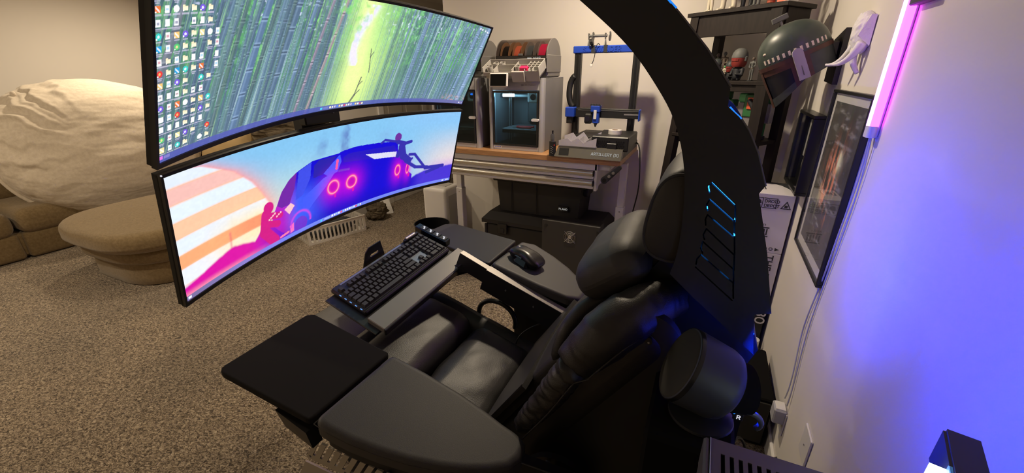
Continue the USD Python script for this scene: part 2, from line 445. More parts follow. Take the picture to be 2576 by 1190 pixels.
# ================================================================== the room
XR, YB, XL, YA, XH, XB, CZ = .456, 3.08, -6.6, 3.35, -3.6, -2.03, .86
struct('floor', cb((XL - .1, -2.6, FZ - .06), (XR + .1, 7.1, FZ), 0), 'carpet', 'beige speckled wall to wall carpet')
struct('ceiling', cb((XL - .1, -2.6, CZ), (XR + .1, 7.1, CZ + .06), 0), 'ceiling_paint', 'white ceiling')
struct('wall_right', cb((XR, -2.6, FZ), (XR + .1, YB + .1, CZ), 0), 'wall_paint', 'painted wall on the right washed with blue light')
struct('wall_back', cb((XB, YB, FZ), (XR, YB + .1, CZ), 0), 'wall_paint', 'painted wall behind the workbench')
struct('wall_hall_right', cb((XB, YB + .1, FZ), (XB + .1, 7.0, CZ), 0), 'wall_paint', 'wall running back beside the workbench wall')
struct('wall_hall_left', cb((XH - .1, YA, FZ), (XH, 7.0, CZ), 0), 'wall_paint', 'wall with white trim seen between the monitors')
struct('wall_hall_end', cb((XH, 7.0, FZ), (XB, 7.1, CZ), 0), 'wall_paint', 'far end wall of the hall')
struct('wall_alcove', cb((XL, YA, FZ), (XH - .1, YA + .1, CZ), 0), 'wall_paint', 'wall behind the sectional couch corner')
struct('wall_left', cb((XL - .1, -2.6, FZ), (XL, YA + .1, CZ), 0), 'wall_paint', 'wall behind the bean bag')
struct('wall_front', cb((XL, -2.6, FZ), (XR, -2.5, CZ), 0), 'wall_paint', 'wall behind the camera')
def baseboard(name, lo, hi, lab):
    struct(name, cb(lo, hi, .004), 'trim_white', lab)
baseboard('baseboard_right', (XR - .014, -2.5, FZ), (XR, YB, FZ + .095), 'white baseboard under the blue lit wall')
baseboard('baseboard_back', (XB, YB - .014, FZ), (XR - .014, YB, FZ + .095), 'white baseboard behind the workbench')
baseboard('baseboard_hall', (XH, YA, FZ), (XH + .014, 7.0, FZ + .11), 'white baseboard of the hall wall below the monitors')
baseboard('baseboard_left', (XL, -2.5, FZ), (XL + .014, YA, FZ + .095), 'white baseboard behind the couch')
baseboard('baseboard_alcove', (XL + .014, YA - .014, FZ), (XH - .1, YA, FZ + .095), 'white baseboard behind the couch corner')
d1 = struct('door_1', cb((XH, 4.02, FZ + .01), (XH + .012, 4.78, .45), .002), 'door_paint', 'pale panelled door in the hall wall')
for k, (a, b) in enumerate(((4.10, 4.36), (4.44, 4.70))):
    for z0, z1 in ((-1.4, -.85), (-.72, -.15), (-.05, .35)):
        part(d1, 'door_panel', cb((XH + .012, a, z0), (XH + .02, b, z1), .006), 'door_paint')
for k, (a, b) in enumerate(((3.93, 4.02), (4.78, 4.87))):
    struct('trim_%d' % (k + 1), cb((XH, a, FZ), (XH + .022, b, .54), .004), 'trim_white', ('near' if k == 0 else 'far') + ' white casing beside the hall door')

def outlet(name, c, n, w, label, blank=False):
    """A wall plate centred at c on a wall whose normal is n ('-x', '+x', '-y')."""
    R = {'-x': rot('z', -math.pi / 2), '+x': rot('z', math.pi / 2), '-y': np.eye(3)}[n]
    t = thing(name, label, 'outlet', c)
    part(t, 'plate', move(cb((-w / 2, -.007, -.057), (w / 2, 0, .057), .004), R, c), 'white_plastic')
    for x in [0]:
        if not blank:
            for z in (-.02, .02):
                q = part(t, 'socket', move(cb((x - .016, -.009, z - .014), (x + .016, -.006, z + .014), .002), R, c), 'trim_white')
                for dx in (-.006, .006):
                    part(q, 'slot', move(cb((x + dx - .001, -.0094, z - .004), (x + dx + .001, -.0088, z + .005), .0002), R, c), 'black_matte')
    part(t, 'plate_screw', move(cyl((0, -.009, 0), (0, -.006, 0), .003, 10), R, c), 'steel')
    return t
outlet('wall_outlet', (XR, 1.33, -1.163), '-x', .092, 'blank white wall plate on the blue lit wall above the vented case', True)

outlet('wall_outlet', (-.455, YB, -1.09), '-y', .075, 'white outlet on the back wall beside the right bench leg')

# ================================================================== workbench
BT = -.496
wb = thing('workbench', 'light grey metal workbench with butcher block top and two drawers', 'workbench', (-1.2, 2.76, FZ))
BX0, BX1 = -1.93, -.445
ys = np.linspace(2.46, 3.06, 9)
for a, b in zip(ys[:-1], ys[1:]):
    part(wb, 'wood_stave', cb((BX0, a, BT - .033), (BX1, b, BT), .0012), 'wood')
part(wb, 'apron', cb((-1.86, 2.50, BT - .075), (-.51, 3.02, BT - .034), .003), 'bench_metal')
part(wb, 'drawer_case', cb((-1.80, 2.515, -.70), (-.60, 2.98, BT - .075), .003), 'bench_metal')
part(wb, 'front_rail', cb((-1.815, 2.478, BT - .075), (-.585, 2.515, BT - .034), .002), 'bench_metal')
for k, zt in enumerate((-.574, -.636)):
    d = part(wb, 'drawer', cb((-1.80, 2.485, zt - .055), (-.603, 2.515, zt), .003), 'bench_metal')
    part(d, 'handle_rail', [cyl((-1.795, 2.479, zt - .014), (-.608, 2.479, zt - .014), .0145, 16), cb((-1.795, 2.476, zt - .034), (-.608, 2.487, zt - .016), .002)], 'handle_alu', smooth=40)
    part(d, 'rail_end', cb((-.607, 2.466, zt - .034), (-.602, 2.49, zt), .001), 'black_satin')
gp = Polygon([(2.478, -.529), (2.478, -.70), (2.52, -.70), (2.72, -.529)])
part(wb, 'end_gusset', extrude(gp, -.598, -.583, 'yz'), 'bench_metal')
for x0 in (-1.785, -.501):
    s = -1 if x0 < -1 else 1
    g = part(wb, 'leg', cb((x0, 2.74, -1.50), (x0 + .056, 2.80, -.87), .004), 'bench_metal')
    part(g, 'inner_tube', cb((x0 + .005, 2.745, -.87), (x0 + .051, 2.795, BT - .075), .003), 'bench_metal')
    part(g, 'foot', cb((x0, 2.47, FZ), (x0 + .056, 3.05, -1.50), .006), 'bench_metal')
    part(g, 'leg_screw', cyl((x0 + .028, 2.738, -.90), (x0 + .028, 2.742, -.90), .005, 10), 'steel')
part(wb, 'crank_arm', [hull(np.vstack([np.array([(-.445, 2.44, -.535), (-.525, 2.44, -.612)])[i] + .5 * r * np.array([[math.cos(a), s * .6, math.sin(a)] for a in np.linspace(0, 6.28, 14) for s in (-1, 1)]) for i, r in ((0, .028), (1, .044))]))], 'black_matte')
part(wb, 'crank_hub', cyl((-.525, 2.425, -.612), (-.525, 2.455, -.612), .012, 14), 'black_gloss', smooth=40)
for q in ((-.475, -.564), (-.498, -.586)):
    part(wb, 'crank_bolt', cyl((q[0], 2.424, q[1]), (q[0], 2.43, q[1]), .009, 12), 'steel')

# ------------------------------------------------------------------ enclosed 3D printers
def enclosed_printer(x0, y0, label, lit):
    W, D, Hh, z = .389, .389, .457, BT
    x1, y1, zt = x0 + W, y0 + D, BT + .457
    t = thing('enclosed_printer', label, '3d printer', (x0 + W / 2, y0 + D / 2, BT))
    # corner pillars are rounded, side panels recessed a little
    for xa, xb in ((x0, x0 + .034), (x1 - .034, x1)):
        h = hull(np.vstack([cyl((xa + .017 + (.0), y0 + .017, z), (xa + .017, y0 + .017, zt), .017, 24)[0], [(xa, y0 + .04, z), (xb, y0 + .04, z), (xa, y0 + .04, zt), (xb, y0 + .04, zt)]]))
        part(t, 'corner_pillar', h, 'printer_grey', smooth=30)
    part(t, 'front_sill', cb((x0 + .03, y0 + .004, z), (x1 - .03, y0 + .024, z + .03), .002), 'printer_grey')
    part(t, 'front_header', cb((x0 + .03, y0 + .004, zt - .075), (x1 - .03, y0 + .024, zt), .002), 'printer_grey')
    part(t, 'side_panel', cb((x0 + .002, y0 + .04, z), (x0 + .012, y1, zt - .004), .003), 'printer_side')
    part(t, 'side_panel', cb((x1 - .012, y0 + .04, z), (x1 - .002, y1, zt - .004), .003), 'printer_side')
    part(t, 'back_panel', cb((x0 + .012, y1 - .012, z), (x1 - .012, y1, zt - .004), .002), 'printer_side')
    part(t, 'top_lid', cb((x0 + .002, y0 + .03, zt - .006), (x1 - .002, y1, zt), .002), 'printer_side')
    part(t, 'chamber_floor', cb((x0 + .012, y0 + .03, z), (x1 - .012, y1 - .012, z + .03), .002), 'black_satin')
    dr = part(t, 'door', [cb((x0 + .032, y0, z + .032), (x0 + .044, y0 + .01, zt - .078), .001), cb((x1 - .044, y0, z + .032), (x1 - .032, y0 + .01, zt - .078), .001),
                          cb((x0 + .044, y0, z + .032), (x1 - .044, y0 + .01, z + .044), .001), cb((x0 + .044, y0, zt - .09), (x1 - .044, y0 + .01, zt - .078), .001)], 'black_gloss')
    part(dr, 'door_glass', cb((x0 + .044, y0 + .002, z + .044), (x1 - .044, y0 + .006, zt - .09), .0005), 'door_glass')
    part(dr, 'door_handle', hull(np.vstack([cyl((x1 - .064, y0 - .018, z + .205), (x1 - .064, y0 - .004, z + .205), .0085, 14)[0], cyl((x1 - .03, y0 - .018, z + .205), (x1 - .03, y0 - .004, z + .205), .0085, 14)[0]])), 'white_plastic', smooth=40)
    # inside
    part(t, 'build_plate', cb((x0 + .06, y0 + .07, z + .125), (x1 - .05, y1 - .05, z + .133), .002), 'printer_side')
    part(t, 'bed_carriage', cb((x0 + .05, y0 + .10, z + .10), (x1 - .05, y1 - .04, z + .122), .003), 'black_satin')
    for xx in (x0 + .06, x0 + .074, x1 - .07):
        part(t, 'guide_rod', cyl((xx, y0 + .20, z + .03), (xx, y0 + .20, zt - .10), .004, 10), 'steel', smooth=True)
    part(t, 'crossbar', cb((x0 + .02, y0 + .15, zt - .125), (x1 - .02, y0 + .175, zt - .105), .003), 'holder_grey')
    part(t, 'tool_head', cb((x1 - .15, y0 + .10, zt - .155), (x1 - .075, y0 + .16, zt - .085), .008), 'white_plastic')
    part(t, 'chamber_fan', cyl((x1 - .11, y0 + .098, zt - .12), (x1 - .11, y0 + .101, zt - .12), .019, 20), 'black_satin')
    part(t, 'poop_chute', cb((x0 + .14, y1 - .05, z + .15), (x0 + .26, y1 - .014, zt - .12), .008), 'holder_grey')
    if lit:
        part(t, 'light_bar', cb((x0 + .075, y0 + .06, zt - .118), (x0 + .16, y0 + .075, zt - .098), .004), 'chamber_white')
    else:
        part(t, 'light_bar', cb((x1 - .10, y0 + .06, zt - .112), (x1 - .05, y0 + .075, zt - .10), .004), 'led_cyan')
    # touch screen leaning on the upper left of the front
    R = rot('x', -.10)
    c = np.array([x0 + .118, y0 - .074, zt - .012])
    s = part(t, 'touch_screen', move(cb((-.064, -.007, -.042), (.064, .007, .042), .006), R, c), 'white_plastic')
    part(s, 'display', move(cb((-.056, -.0082, -.035), (.054, -.0065, .035), .001), R, c), 'black_velvet')
    part(s, 'screen_arm', move(cb((-.02, .008, -.035), (.02, .078, -.018), .003), R, c), 'black_satin')
    part(t, 'model_name', text('X1 Carbon', .0105, FRONT, (x0 + .262, y0 + .0045, zt - .048)), 'printer_side')
    part(t, 'brand_strip', [cb((x0 + .238 + .007 * k, y0 + .0035, zt - .048), (x0 + .243 + .007 * k, y0 + .0046, zt - .039), .0003) for k in range(3)], 'printer_side')
    st = part(t, 'sticker', cb((x0 + .036, y0 + .0030, z + .012), (x0 + .092, y0 + .0042, z + .026), .0004), 'white_plastic')
    part(st, 'sticker_print', [cb((x0 + .042 + .008 * k, y0 + .0026, z + .016), (x0 + .047 + .008 * k, y0 + .0034, z + .021), .0002) for k in range(6)], 'blue_plastic')
    return t
enclosed_printer(-1.356, 2.53, 'grey enclosed 3D printer with tool organizer on top and red pliers inside', True)
enclosed_printer(-1.812, 2.52, 'grey enclosed 3D printer half hidden behind the monitors', False)

def spool_box(x0, y0, zb, label):
    """A filament changer: dark tub with a half round smoky lid."""
    W, D = .360, .262
    x1, y1 = x0 + W, y0 + D
    t = thing('filament_unit', label, 'filament box', (x0 + W / 2, y0 + D / 2, zb))
    part(t, 'tub_base', cb((x0, y0 + .02, zb), (x1, y1, zb + .05), .01), 'ams_shell')
    part(t, 'end_wall', cb((x0 - .004, y0 + .004, zb + .03), (x0 + .006, y1, zb + .135), .004), 'ams_shell')
    part(t, 'end_wall', cb((x1 - .006, y0 + .004, zb + .03), (x1 + .004, y1, zb + .135), .004), 'ams_shell')
    fp = part(t, 'front_window', cb((x0 + .002, y0, zb + .045), (x1 - .002, y0 + .012, zb + .13), .003), 'ams_dark')
    part(fp, 'unit_name', text('AMS', .018, FRONT, (x0 + .265, y0 - .0006, zb + .103), bold=True), 'text_white')
    part(fp, 'name_strip', cb((x0 + .228, y0 - .0006, zb + .106), (x0 + .257, y0 + .001, zb + .118), .0002), 'text_white')
    part(t, 'back_wall', cb((x0, y1 - .01, zb + .04), (x1, y1, zb + .135), .003), 'ams_shell')
    # lid: half drum along x
    a = np.linspace(0, math.pi, 25); cy, cz, rr = (y0 + y1) / 2, zb + .112, .131
    sh = [(cy - rr * math.cos(q), cz + .92 * rr * math.sin(q)) for q in a]; inn = [(cy - (rr - .004) * math.cos(q), cz + .92 * (rr - .004) * math.sin(q)) for q in a[::-1]]
    part(t, 'lid', extrude(Polygon(sh + inn), x0 + .006, x1 - .006, 'yz'), 'smoke_clear', smooth=40)
    for xa in (x0, x1 - .006):
        part(t, 'lid_end', extrude(Polygon(sh), xa, xa + .006, 'yz'), 'ams_shell')
    part(t, 'lid_latch', cb((x0 + .165, y0 - .004, zb + .128), (x0 + .195, y0 + .012, zb + .142), .003), 'holder_grey')
    for k in range(4):
        part(t, 'feeder', [cyl((x0 + .045 + .085 * k, y0 + .006, zb + .04), (x0 + .045 + .085 * k, y0 - .004, zb + .04), .012, 14)], 'holder_grey')
    return t
spool_box(-1.335, 2.60, BT + .457, 'smoky filament box with four spools on the near grey printer')
spool_box(-1.80, 2.60, BT + .457, 'filament box on the far printer, mostly hidden by the upper monitor')
def spool(x, fil, rim, label, zb=BT + .457, y=2.731, r=.098, fill=.075):
    t = thing('filament_spool', label, 'filament spool', (x, y, zb + .05), group=None)
    for dx in (-.030, .027):
        a = np.linspace(0, 2 * math.pi, 33)[:-1]
        ring = Point(0, 0).buffer(r, 24).difference(Point(0, 0).buffer(.028, 12))
        v, f = extrude(ring, dx, dx + .003, 'yz')
        part(t, 'flange', move((v, f), None, (x, y, zb + .118)), rim)
    part(t, 'winding', cyl((x - .027, y, zb + .118), (x + .027, y, zb + .118), fill, 32), fil, smooth=40)
    part(t, 'core', cyl((x - .031, y, zb + .118), (x + .031, y, zb + .118), .03, 20), rim, smooth=40)
for k, (fil, rim, lab) in enumerate((('black_filament', 'spool_card', 'spool of black filament, leftmost in the near filament box'), ('coral_filament', 'spool_card', 'spool of coral filament in the near filament box'),
                                     ('slate_filament', 'spool_clear', 'spool of dark blue filament in the near filament box'), ('pink_plastic', 'spool_clear', 'spool of pink red filament, rightmost in the near filament box'))):
    spool(-1.335 + .05 + .087 * k, fil, rim, lab, fill=.083 if k == 3 else .076)
spool(-1.80 + .31, 'black_filament', 'spool_card', 'brown spool in the filament box behind the monitor edge')

# organizer tray across the front of the near printer
def organizer():
    x0, x1, y0, y1, z0, z1 = -1.352, -.972, 2.468, 2.592, BT + .476, BT + .535
    RX = rot('x', .42); pv = np.array([0, y0, z0])
    tilt = lambda m: (lambda v, f: ((v - pv) @ RX.T + pv + np.array([0, .006, -.012]), f))(*arr(m))
    t = thing('tool_organizer', 'grey compartment tray along the top front of the near printer', 'organizer', ((x0 + x1) / 2, 2.53, z0))
    part(t, 'tray_floor', tilt(cb((x0 + .01, y0 + .012, z0 - .018), (x1 - .01, y1, z0 + .004), .001)), 'organizer_grey')
    part(t, 'tray_wall', tilt([cb((x0, y0, z0 + .001), (x0 + .004, y1, z1), .001), cb((x1 - .004, y0, z0 + .001), (x1, y1, z1), .001), cb((x0, y1 - .004, z0 + .001), (x1, y1, z1), .001)]), 'organizer_grey')
    part(t, 'tray_front', tilt([cb((x0 + .20, y0 - .012, z0 - .03), (x0 + .285, y0 + .002, z0 + .036), .002), cb((x0 + .285, y0, z0 - .03), (x1, y0 + .004, z0 + .036), .002), cb((x0, y0, z0 + .0), (x0 + .20, y0 + .004, z0 + .03), .002)]), 'organizer_grey')
    for xx in (.075, .20, .285, .31, .335):
        part(t, 'divider', tilt(cb((x0 + xx, y0, z0 + .003), (x0 + xx + .003, y1, z0 + .045), .0008)), 'organizer_grey')
    for yy in (.035, .065, .092):
        part(t, 'divider', tilt(cb((x0 + (.285 if yy != .065 else .003), y0 + yy, z0 + .003), (x1, y0 + yy + .003, z0 + .047), .0008)), 'organizer_grey')
    for cx, cy in ((.035, .04), (.055, .09), (.10, .095), (.225, .045)):
        part(t, 'cup', tilt(extrude(Point(x0 + cx, y0 + cy).buffer(.018).difference(Point(x0 + cx, y0 + cy).buffer(.0155)), z0 + .003, z0 + .05, 'xy')), 'organizer_grey')
    part(t, 'red_insert', tilt([cb((x0 + .25, y0 + .01, z0 + .02), (x0 + .30, y0 + .04, z0 + .052), .003)]), 'pink_plastic', label='bright red insert')
organizer()
def pliers():
    z = BT + .1335
    t = thing('pliers', 'red handled pliers on the print bed inside the near printer', 'pliers', (-1.17, 2.66, z))
    for s in (-1, 1):
        part(t, 'grip', tube(spline([(-1.205, 2.66 + .004 * s, z + .008), (-1.17, 2.645 - .012 * (s < 0) + .02 * (s > 0), z + .008), (-1.12, 2.632 - .008 * (s < 0) + .04 * (s > 0), z + .008), (-1.085, 2.63 - .004 * (s < 0) + .045 * (s > 0), z + .008)], 14), .0065, 8), 'red_plastic', smooth=True)
    part(t, 'jaw', hull([(-1.20, 2.648, z + .002), (-1.20, 2.672, z + .002), (-1.20, 2.648, z + .014), (-1.20, 2.672, z + .014), (-1.245, 2.658, z + .004), (-1.245, 2.664, z + .012)]), 'steel')
pliers()

# ------------------------------------------------------------------ open frame 3D printer
def open_printer():
    t = thing('open_frame_printer', 'black open frame 3D printer with blue top bar and silver front panel', '3d printer', (-.64, 2.70, BT))
    z = BT
    fp = part(t, 'front_panel', hull([(-.852, 2.435, z + .003), (-.441, 2.435, z + .003), (-.829, 2.455, z + .066), (-.436, 2.455, z + .066), (-.852, 2.50, z + .003), (-.441, 2.50, z + .003), (-.829, 2.49, z + .066), (-.436, 2.49, z + .066)]), 'sidewinder_front')
    lean = np.array([[1, 0, 0], [0, .302, -.953], [0, .953, .302]], float)
    off = lambda x, h: (x, 2.435 + h * .317 - .0008, z + .003 + h)
    part(fp, 'knob_panel', move(cb((0, 0, 0), (.062, .042, .0015), .0004), lean, off(-.822, .012)), 'printer_black')
    part(fp, 'brand_text', text('ARTILLERY (X)', .017, lean, off(-.622, .022), bold=True), 'text_white')
    part(t, 'base', cb((-.835, 2.485, z + .002), (-.44, 3.0, z + .052), .004), 'printer_black')
    bx = part(t, 'electronics_box', cb((-.632, 2.475, z + .05), (-.412, 2.78, z + .135), .006), 'printer_black')
    part(bx, 'vent_grille', [cyl((-.60 + .014 * i + .007 * (j % 2), 2.4735, z + .072 + .012 * j), (-.60 + .014 * i + .007 * (j % 2), 2.476, z + .072 + .012 * j), .0045, 8) for i in range(12) for j in range(4) if not .07 < .014 * i < .11], 'black_gloss')
    part(bx, 'latch', cb((-.535, 2.462, z + .045), (-.478, 2.476, z + .098), .003), 'black_satin')
    part(t, 'print_bed', cb((-.80, 2.62, z + .095), (-.50, 2.96, z + .105), .002), 'printer_black')
    part(t, 'bed_carriage', cb((-.70, 2.66, z + .05), (-.60, 2.90, z + .095), .003), 'printer_black')
    part(t, 'bed_clip', cb((-.735, 2.478, z + .055), (-.665, 2.50, z + .085), .003), 'black_satin')
    for x in (-.853, -.485):
        p = part(t, 'upright', cb((x, 2.78, z + .002), (x + .041, 2.82, .105), .003), 'printer_black')
        part(p, 'slot_groove', cb((x + .014, 2.7785, z + .06), (x + .026, 2.7805, .10), .0003), 'black_gloss')
    tb = part(t, 'top_bar', cb((-.862, 2.772, .103), (-.437, 2.828, .145), .004), 'blue_plastic')
    part(tb, 'embossed_name', text('SIDEWINDER', .027, FRONT, (-.80, 2.7715, .112), depth=.0018, bold=True), 'blue_plastic')
    for x in (-.745, -.668):
        part(tb, 'bar_clip', cb((x, 2.7695, .103), (x + .024, 2.83, .147), .001), 'fig_dark')
    sh = part(t, 'spool_holder', [cyl((-.772, 2.79, .20), (-.655, 2.79, .20), .008, 14)], 'holder_grey', smooth=40)
    for x in (-.772, -.668):
        part(sh, 'holder_bracket', extrude(Polygon([(2.770, .146), (2.785, .18), (2.779, .215), (2.80, .215), (2.797, .18), (2.822, .146)]), x, x + .006, 'yz'), 'holder_grey')
    for x in (-.745, -.64):
        part(sh, 'holder_disc', cyl((x, 2.79, .196), (x + .005, 2.79, .196), .027, 20), 'holder_grey', smooth=40)
    part(sh, 'holder_knob', cyl((-.752, 2.765, .163), (-.734, 2.765, .168), .02, 8), 'black_satin')
    g = part(t, 'gantry', cb((-.815, 2.735, -.283), (-.408, 2.775, -.226), .003), 'printer_black')
    part(g, 'gantry_groove', cb((-.50, 2.733, -.262), (-.412, 2.7352, -.255), .0003), 'steel')
    part(g, 'gantry_groove', cb((-.80, 2.733, -.24), (-.41, 2.7352, -.236), .0003), 'holder_grey')
    part(g, 'blue_end', cb((-.883, 2.72, -.284), (-.822, 2.785, -.222), .004), 'blue_plastic')
    part(g, 'blue_end', cb((-.412, 2.73, -.296), (-.402, 2.78, -.226), .003), 'blue_plastic')
    part(g, 'motor', cb((-.876, 2.73, -.325), (-.838, 2.77, -.284), .003), 'printer_black')
    h = part(t, 'print_head', [cb((-.705, 2.69, -.245), (-.645, 2.735, -.205), .004), cb((-.69, 2.695, -.315), (-.65, 2.733, -.245), .004)], 'blue_plastic')
    part(h, 'blower', cb((-.742, 2.685, -.318), (-.695, 2.73, -.255), .008), 'printer_black')
    part(h, 'blower_disc', cyl((-.72, 2.682, -.287), (-.72, 2.686, -.287), .017, 18), 'black_gloss')
    part(h, 'board', cb((-.683, 2.688, -.288), (-.664, 2.695, -.232), .001), 'white_plastic')
    part(h, 'nozzle', lathe([(0, -.03), (.004, -.03), (.012, -.008), (.012, 0), (0, 0)], 12, None, (-.672, 2.71, -.308)), 'holder_grey')
    for k in range(4):
        part(h, 'idler', cyl((-.70 + .016 * k, 2.693, -.203), (-.70 + .016 * k, 2.71, -.203), .008, 10), 'fig_dark')
    part(t, 'ribbon_cable', tube(spline([(-.845, 2.775, -.225), (-.868, 2.775, -.19), (-.878, 2.78, -.12), (-.868, 2.785, -.06), (-.845, 2.785, -.03)], 24), .020, 8), 'cable_black', smooth=True)
    part(t, 'sensor_cable', tube(spline([(-.69, 2.765, .146), (-.70, 2.755, .155), (-.712, 2.752, .12), (-.722, 2.752, .06), (-.733, 2.753, .035)], 22), .0022, 6), 'cable_black', smooth=True)
    part(t, 'cable_plug', cb((-.741, 2.747, .022), (-.727, 2.757, .038), .002), 'white_plastic', label='white plug on the dangling cable')
open_printer()
tp = thing('tape_roll', 'white tape roll lying on the black printer box', 'tape', (-.52, 2.60, BT + .135))
ann = Point(0, 0).buffer(.040, 24).difference(Point(0, 0).buffer(.018, 16))
part(tp, 'tape', move(extrude(ann, 0, .024, 'xy'), None, (-.52, 2.60, BT + .1355)), 'white_plastic')
part(tp, 'core', move(extrude(Point(0, 0).buffer(.018, 16).difference(Point(0, 0).buffer(.016, 16)), -.0, .0245, 'xy'), None, (-.52, 2.60, BT + .1355)), 'spool_card')
def clear_tray():
    z = BT + .068
    t = thing('parts_tray', 'translucent faceted parts tray resting on the black printer front', 'tray', (-.72, 2.50, z))
    prof = [(-.11, .0), (-.11, .035), (-.06, .05), (-.04, .03), (.0, .055), (.03, .025), (.10, .06)]
    for y, h in ((2.45, .7), (2.56, 1.0)):
        part(t, 'side_wall', extrude(Polygon([(-.705 + 1.12 * a, z + .0 + 1.35 * b * h) for a, b in prof] + [(-.595, z), (-.828, z)]), y, y + .003, 'xz'), 'clear_print')
    part(t, 'tray_floor', cb((-.825, 2.45, z), (-.595, 2.56, z + .003), .001), 'clear_print')
    for x in (-.80, -.72, -.665):
        part(t, 'rib', hull([(x, 2.452, z + .003), (x + .004, 2.452, z + .003), (x + .02, 2.56, z + .003), (x + .024, 2.56, z + .003), (x + .004, 2.452, z + .03), (x + .02, 2.56, z + .05)]), 'clear_print')
    for k in range(7):
        c = (-.80 + .025 * k, 2.49 + .01 * (k % 3), z + .012)
        part(t, 'small_part', obox(c, (.014, .006, .006), rot('z', k * .9), .001), 'holder_grey' if k % 2 else 'fig_dark')
clear_tray()
vp = thing('vape_device', 'small black vaping device standing in front of the near printer', 'vape', (-.868, 2.452, BT))
part(vp, 'body', hull(np.vstack([cyl((-.868 + s * .009, 2.452, BT), (-.868 + s * .009, 2.452, BT + .09), .013, 16)[0] for s in (-1, 1)])), 'black_satin', smooth=40)
part(vp, 'tank', lathe([(0, .09), (.0115, .09), (.0115, .1), (.0125, .102), (.0125, .128), (.011, .13), (.011, .137), (0, .137)], 20, None, (-.870, 2.452, BT)), 'tank_glass', smooth=40)
part(vp, 'mouthpiece', lathe([(0, .137), (.006, .137), (.0045, .145), (.006, .156), (0, .156)], 16, None, (-.870, 2.452, BT)), 'black_gloss', smooth=40)
part(vp, 'fire_button', cyl((-.853, 2.4385, BT + .07), (-.853, 2.4405, BT + .07), .004, 10), 'red_plastic')
part(vp, 'ridge', [obox((-.868, 2.4385, BT + .02 + .012 * k), (.012, .001, .002), rot('y', .5), .0005) for k in range(4)], 'black_gloss')
solo('printer_power_cable', tube(spline([(-.43, 2.80, BT + .05), (-.40, 2.76, BT + .06), (-.37, 2.72, BT - .05), (-.365, 2.74, -.75), (-.40, 2.85, -.95), (-.415, 3.0, -1.04), (-.45, 3.062, -1.09)], 60), .0045, 8), 'cable_black', 'black power cable hanging from the bench end to the outlet', 'cable', smooth=True)

# ------------------------------------------------------------------ under the bench
def tote():
    t = thing('storage_tote', 'black plastic tote with small pale lettering on top of the long chest', 'storage box', (-1.08, 2.86, -1.005))
    lo, hi = (-1.40, 2.72), (-.74, 3.02)
    part(t, 'body', hull([(lo[0] + .02, lo[1] + .012, -1.003), (hi[0] - .02, lo[1] + .012, -1.003), (lo[0] + .02, hi[1], -1.003), (hi[0] - .02, hi[1], -1.003), (lo[0], lo[1], -.74), (hi[0], lo[1], -.74), (lo[0], hi[1], -.74), (hi[0], hi[1], -.74)]), 'tote')
    part(t, 'rim', cb((lo[0] - .025, lo[1] - .02, -.765), (hi[0] + .03, hi[1] + .01, -.735), .006), 'tote')
    part(t, 'lid', cb((lo[0] - .03, lo[1] - .024, -.735), (hi[0] + .035, hi[1] + .012, -.715), .006), 'tote')
    part(t, 'side_latch', cb((hi[0] - .01, 2.80, -.84), (hi[0] + .03, 2.93, -.74), .008), 'tote')
    lb = part(t, 'name_plate', cb((-.905, 2.7105, -.945), (-.83, 2.722, -.905), .001), 'black_satin')
    part(lb, 'lettering', text('PLANO', .014, FRONT, (-.899, 2.710, -.931), bold=True), 'text_white')
    for x in (-1.28, -1.08):
        part(t, 'rib', cb((x, 2.714, -.99), (x + .006, 2.72, -.77), .002), 'tote')
tote()
def trunk():
    t = thing('storage_chest', 'long black chest with a latch on the floor under the bench', 'storage box', (-1.02, 2.83, FZ))
    lo, hi = (-1.50, 2.64), (-.545, 3.04)
    part(t, 'body', cb((lo[0] + .02, lo[1] + .015, FZ + .005), (hi[0] - .02, hi[1], -1.09), .02), 'tote')
    part(t, 'lid', hull([(lo[0], lo[1], -1.09), (hi[0], lo[1], -1.09), (lo[0], hi[1], -1.09), (hi[0], hi[1], -1.09), (lo[0], lo[1], -1.06), (hi[0], lo[1], -1.06), (lo[0], hi[1], -1.06), (hi[0], hi[1], -1.06), (lo[0] + .05, lo[1] + .05, -1.006), (hi[0] - .05, lo[1] + .05, -1.006), (lo[0] + .05, hi[1] - .02, -1.006), (hi[0] - .05, hi[1] - .02, -1.006)]), 'tote')
    for x in (-1.36, -.80):
        q = part(t, 'latch', cb((x, 2.628, -1.16), (x + .08, 2.645, -1.08), .004), 'black_satin')
        part(q, 'latch_tab', cb((x + .02, 2.622, -1.15), (x + .06, 2.63, -1.115), .003), 'tote')
    for x in (-1.48, -.58):
        part(t, 'end_rib', cb((x, 2.645, FZ + .03), (x + .02, 2.66, -1.10), .004), 'tote')
trunk()
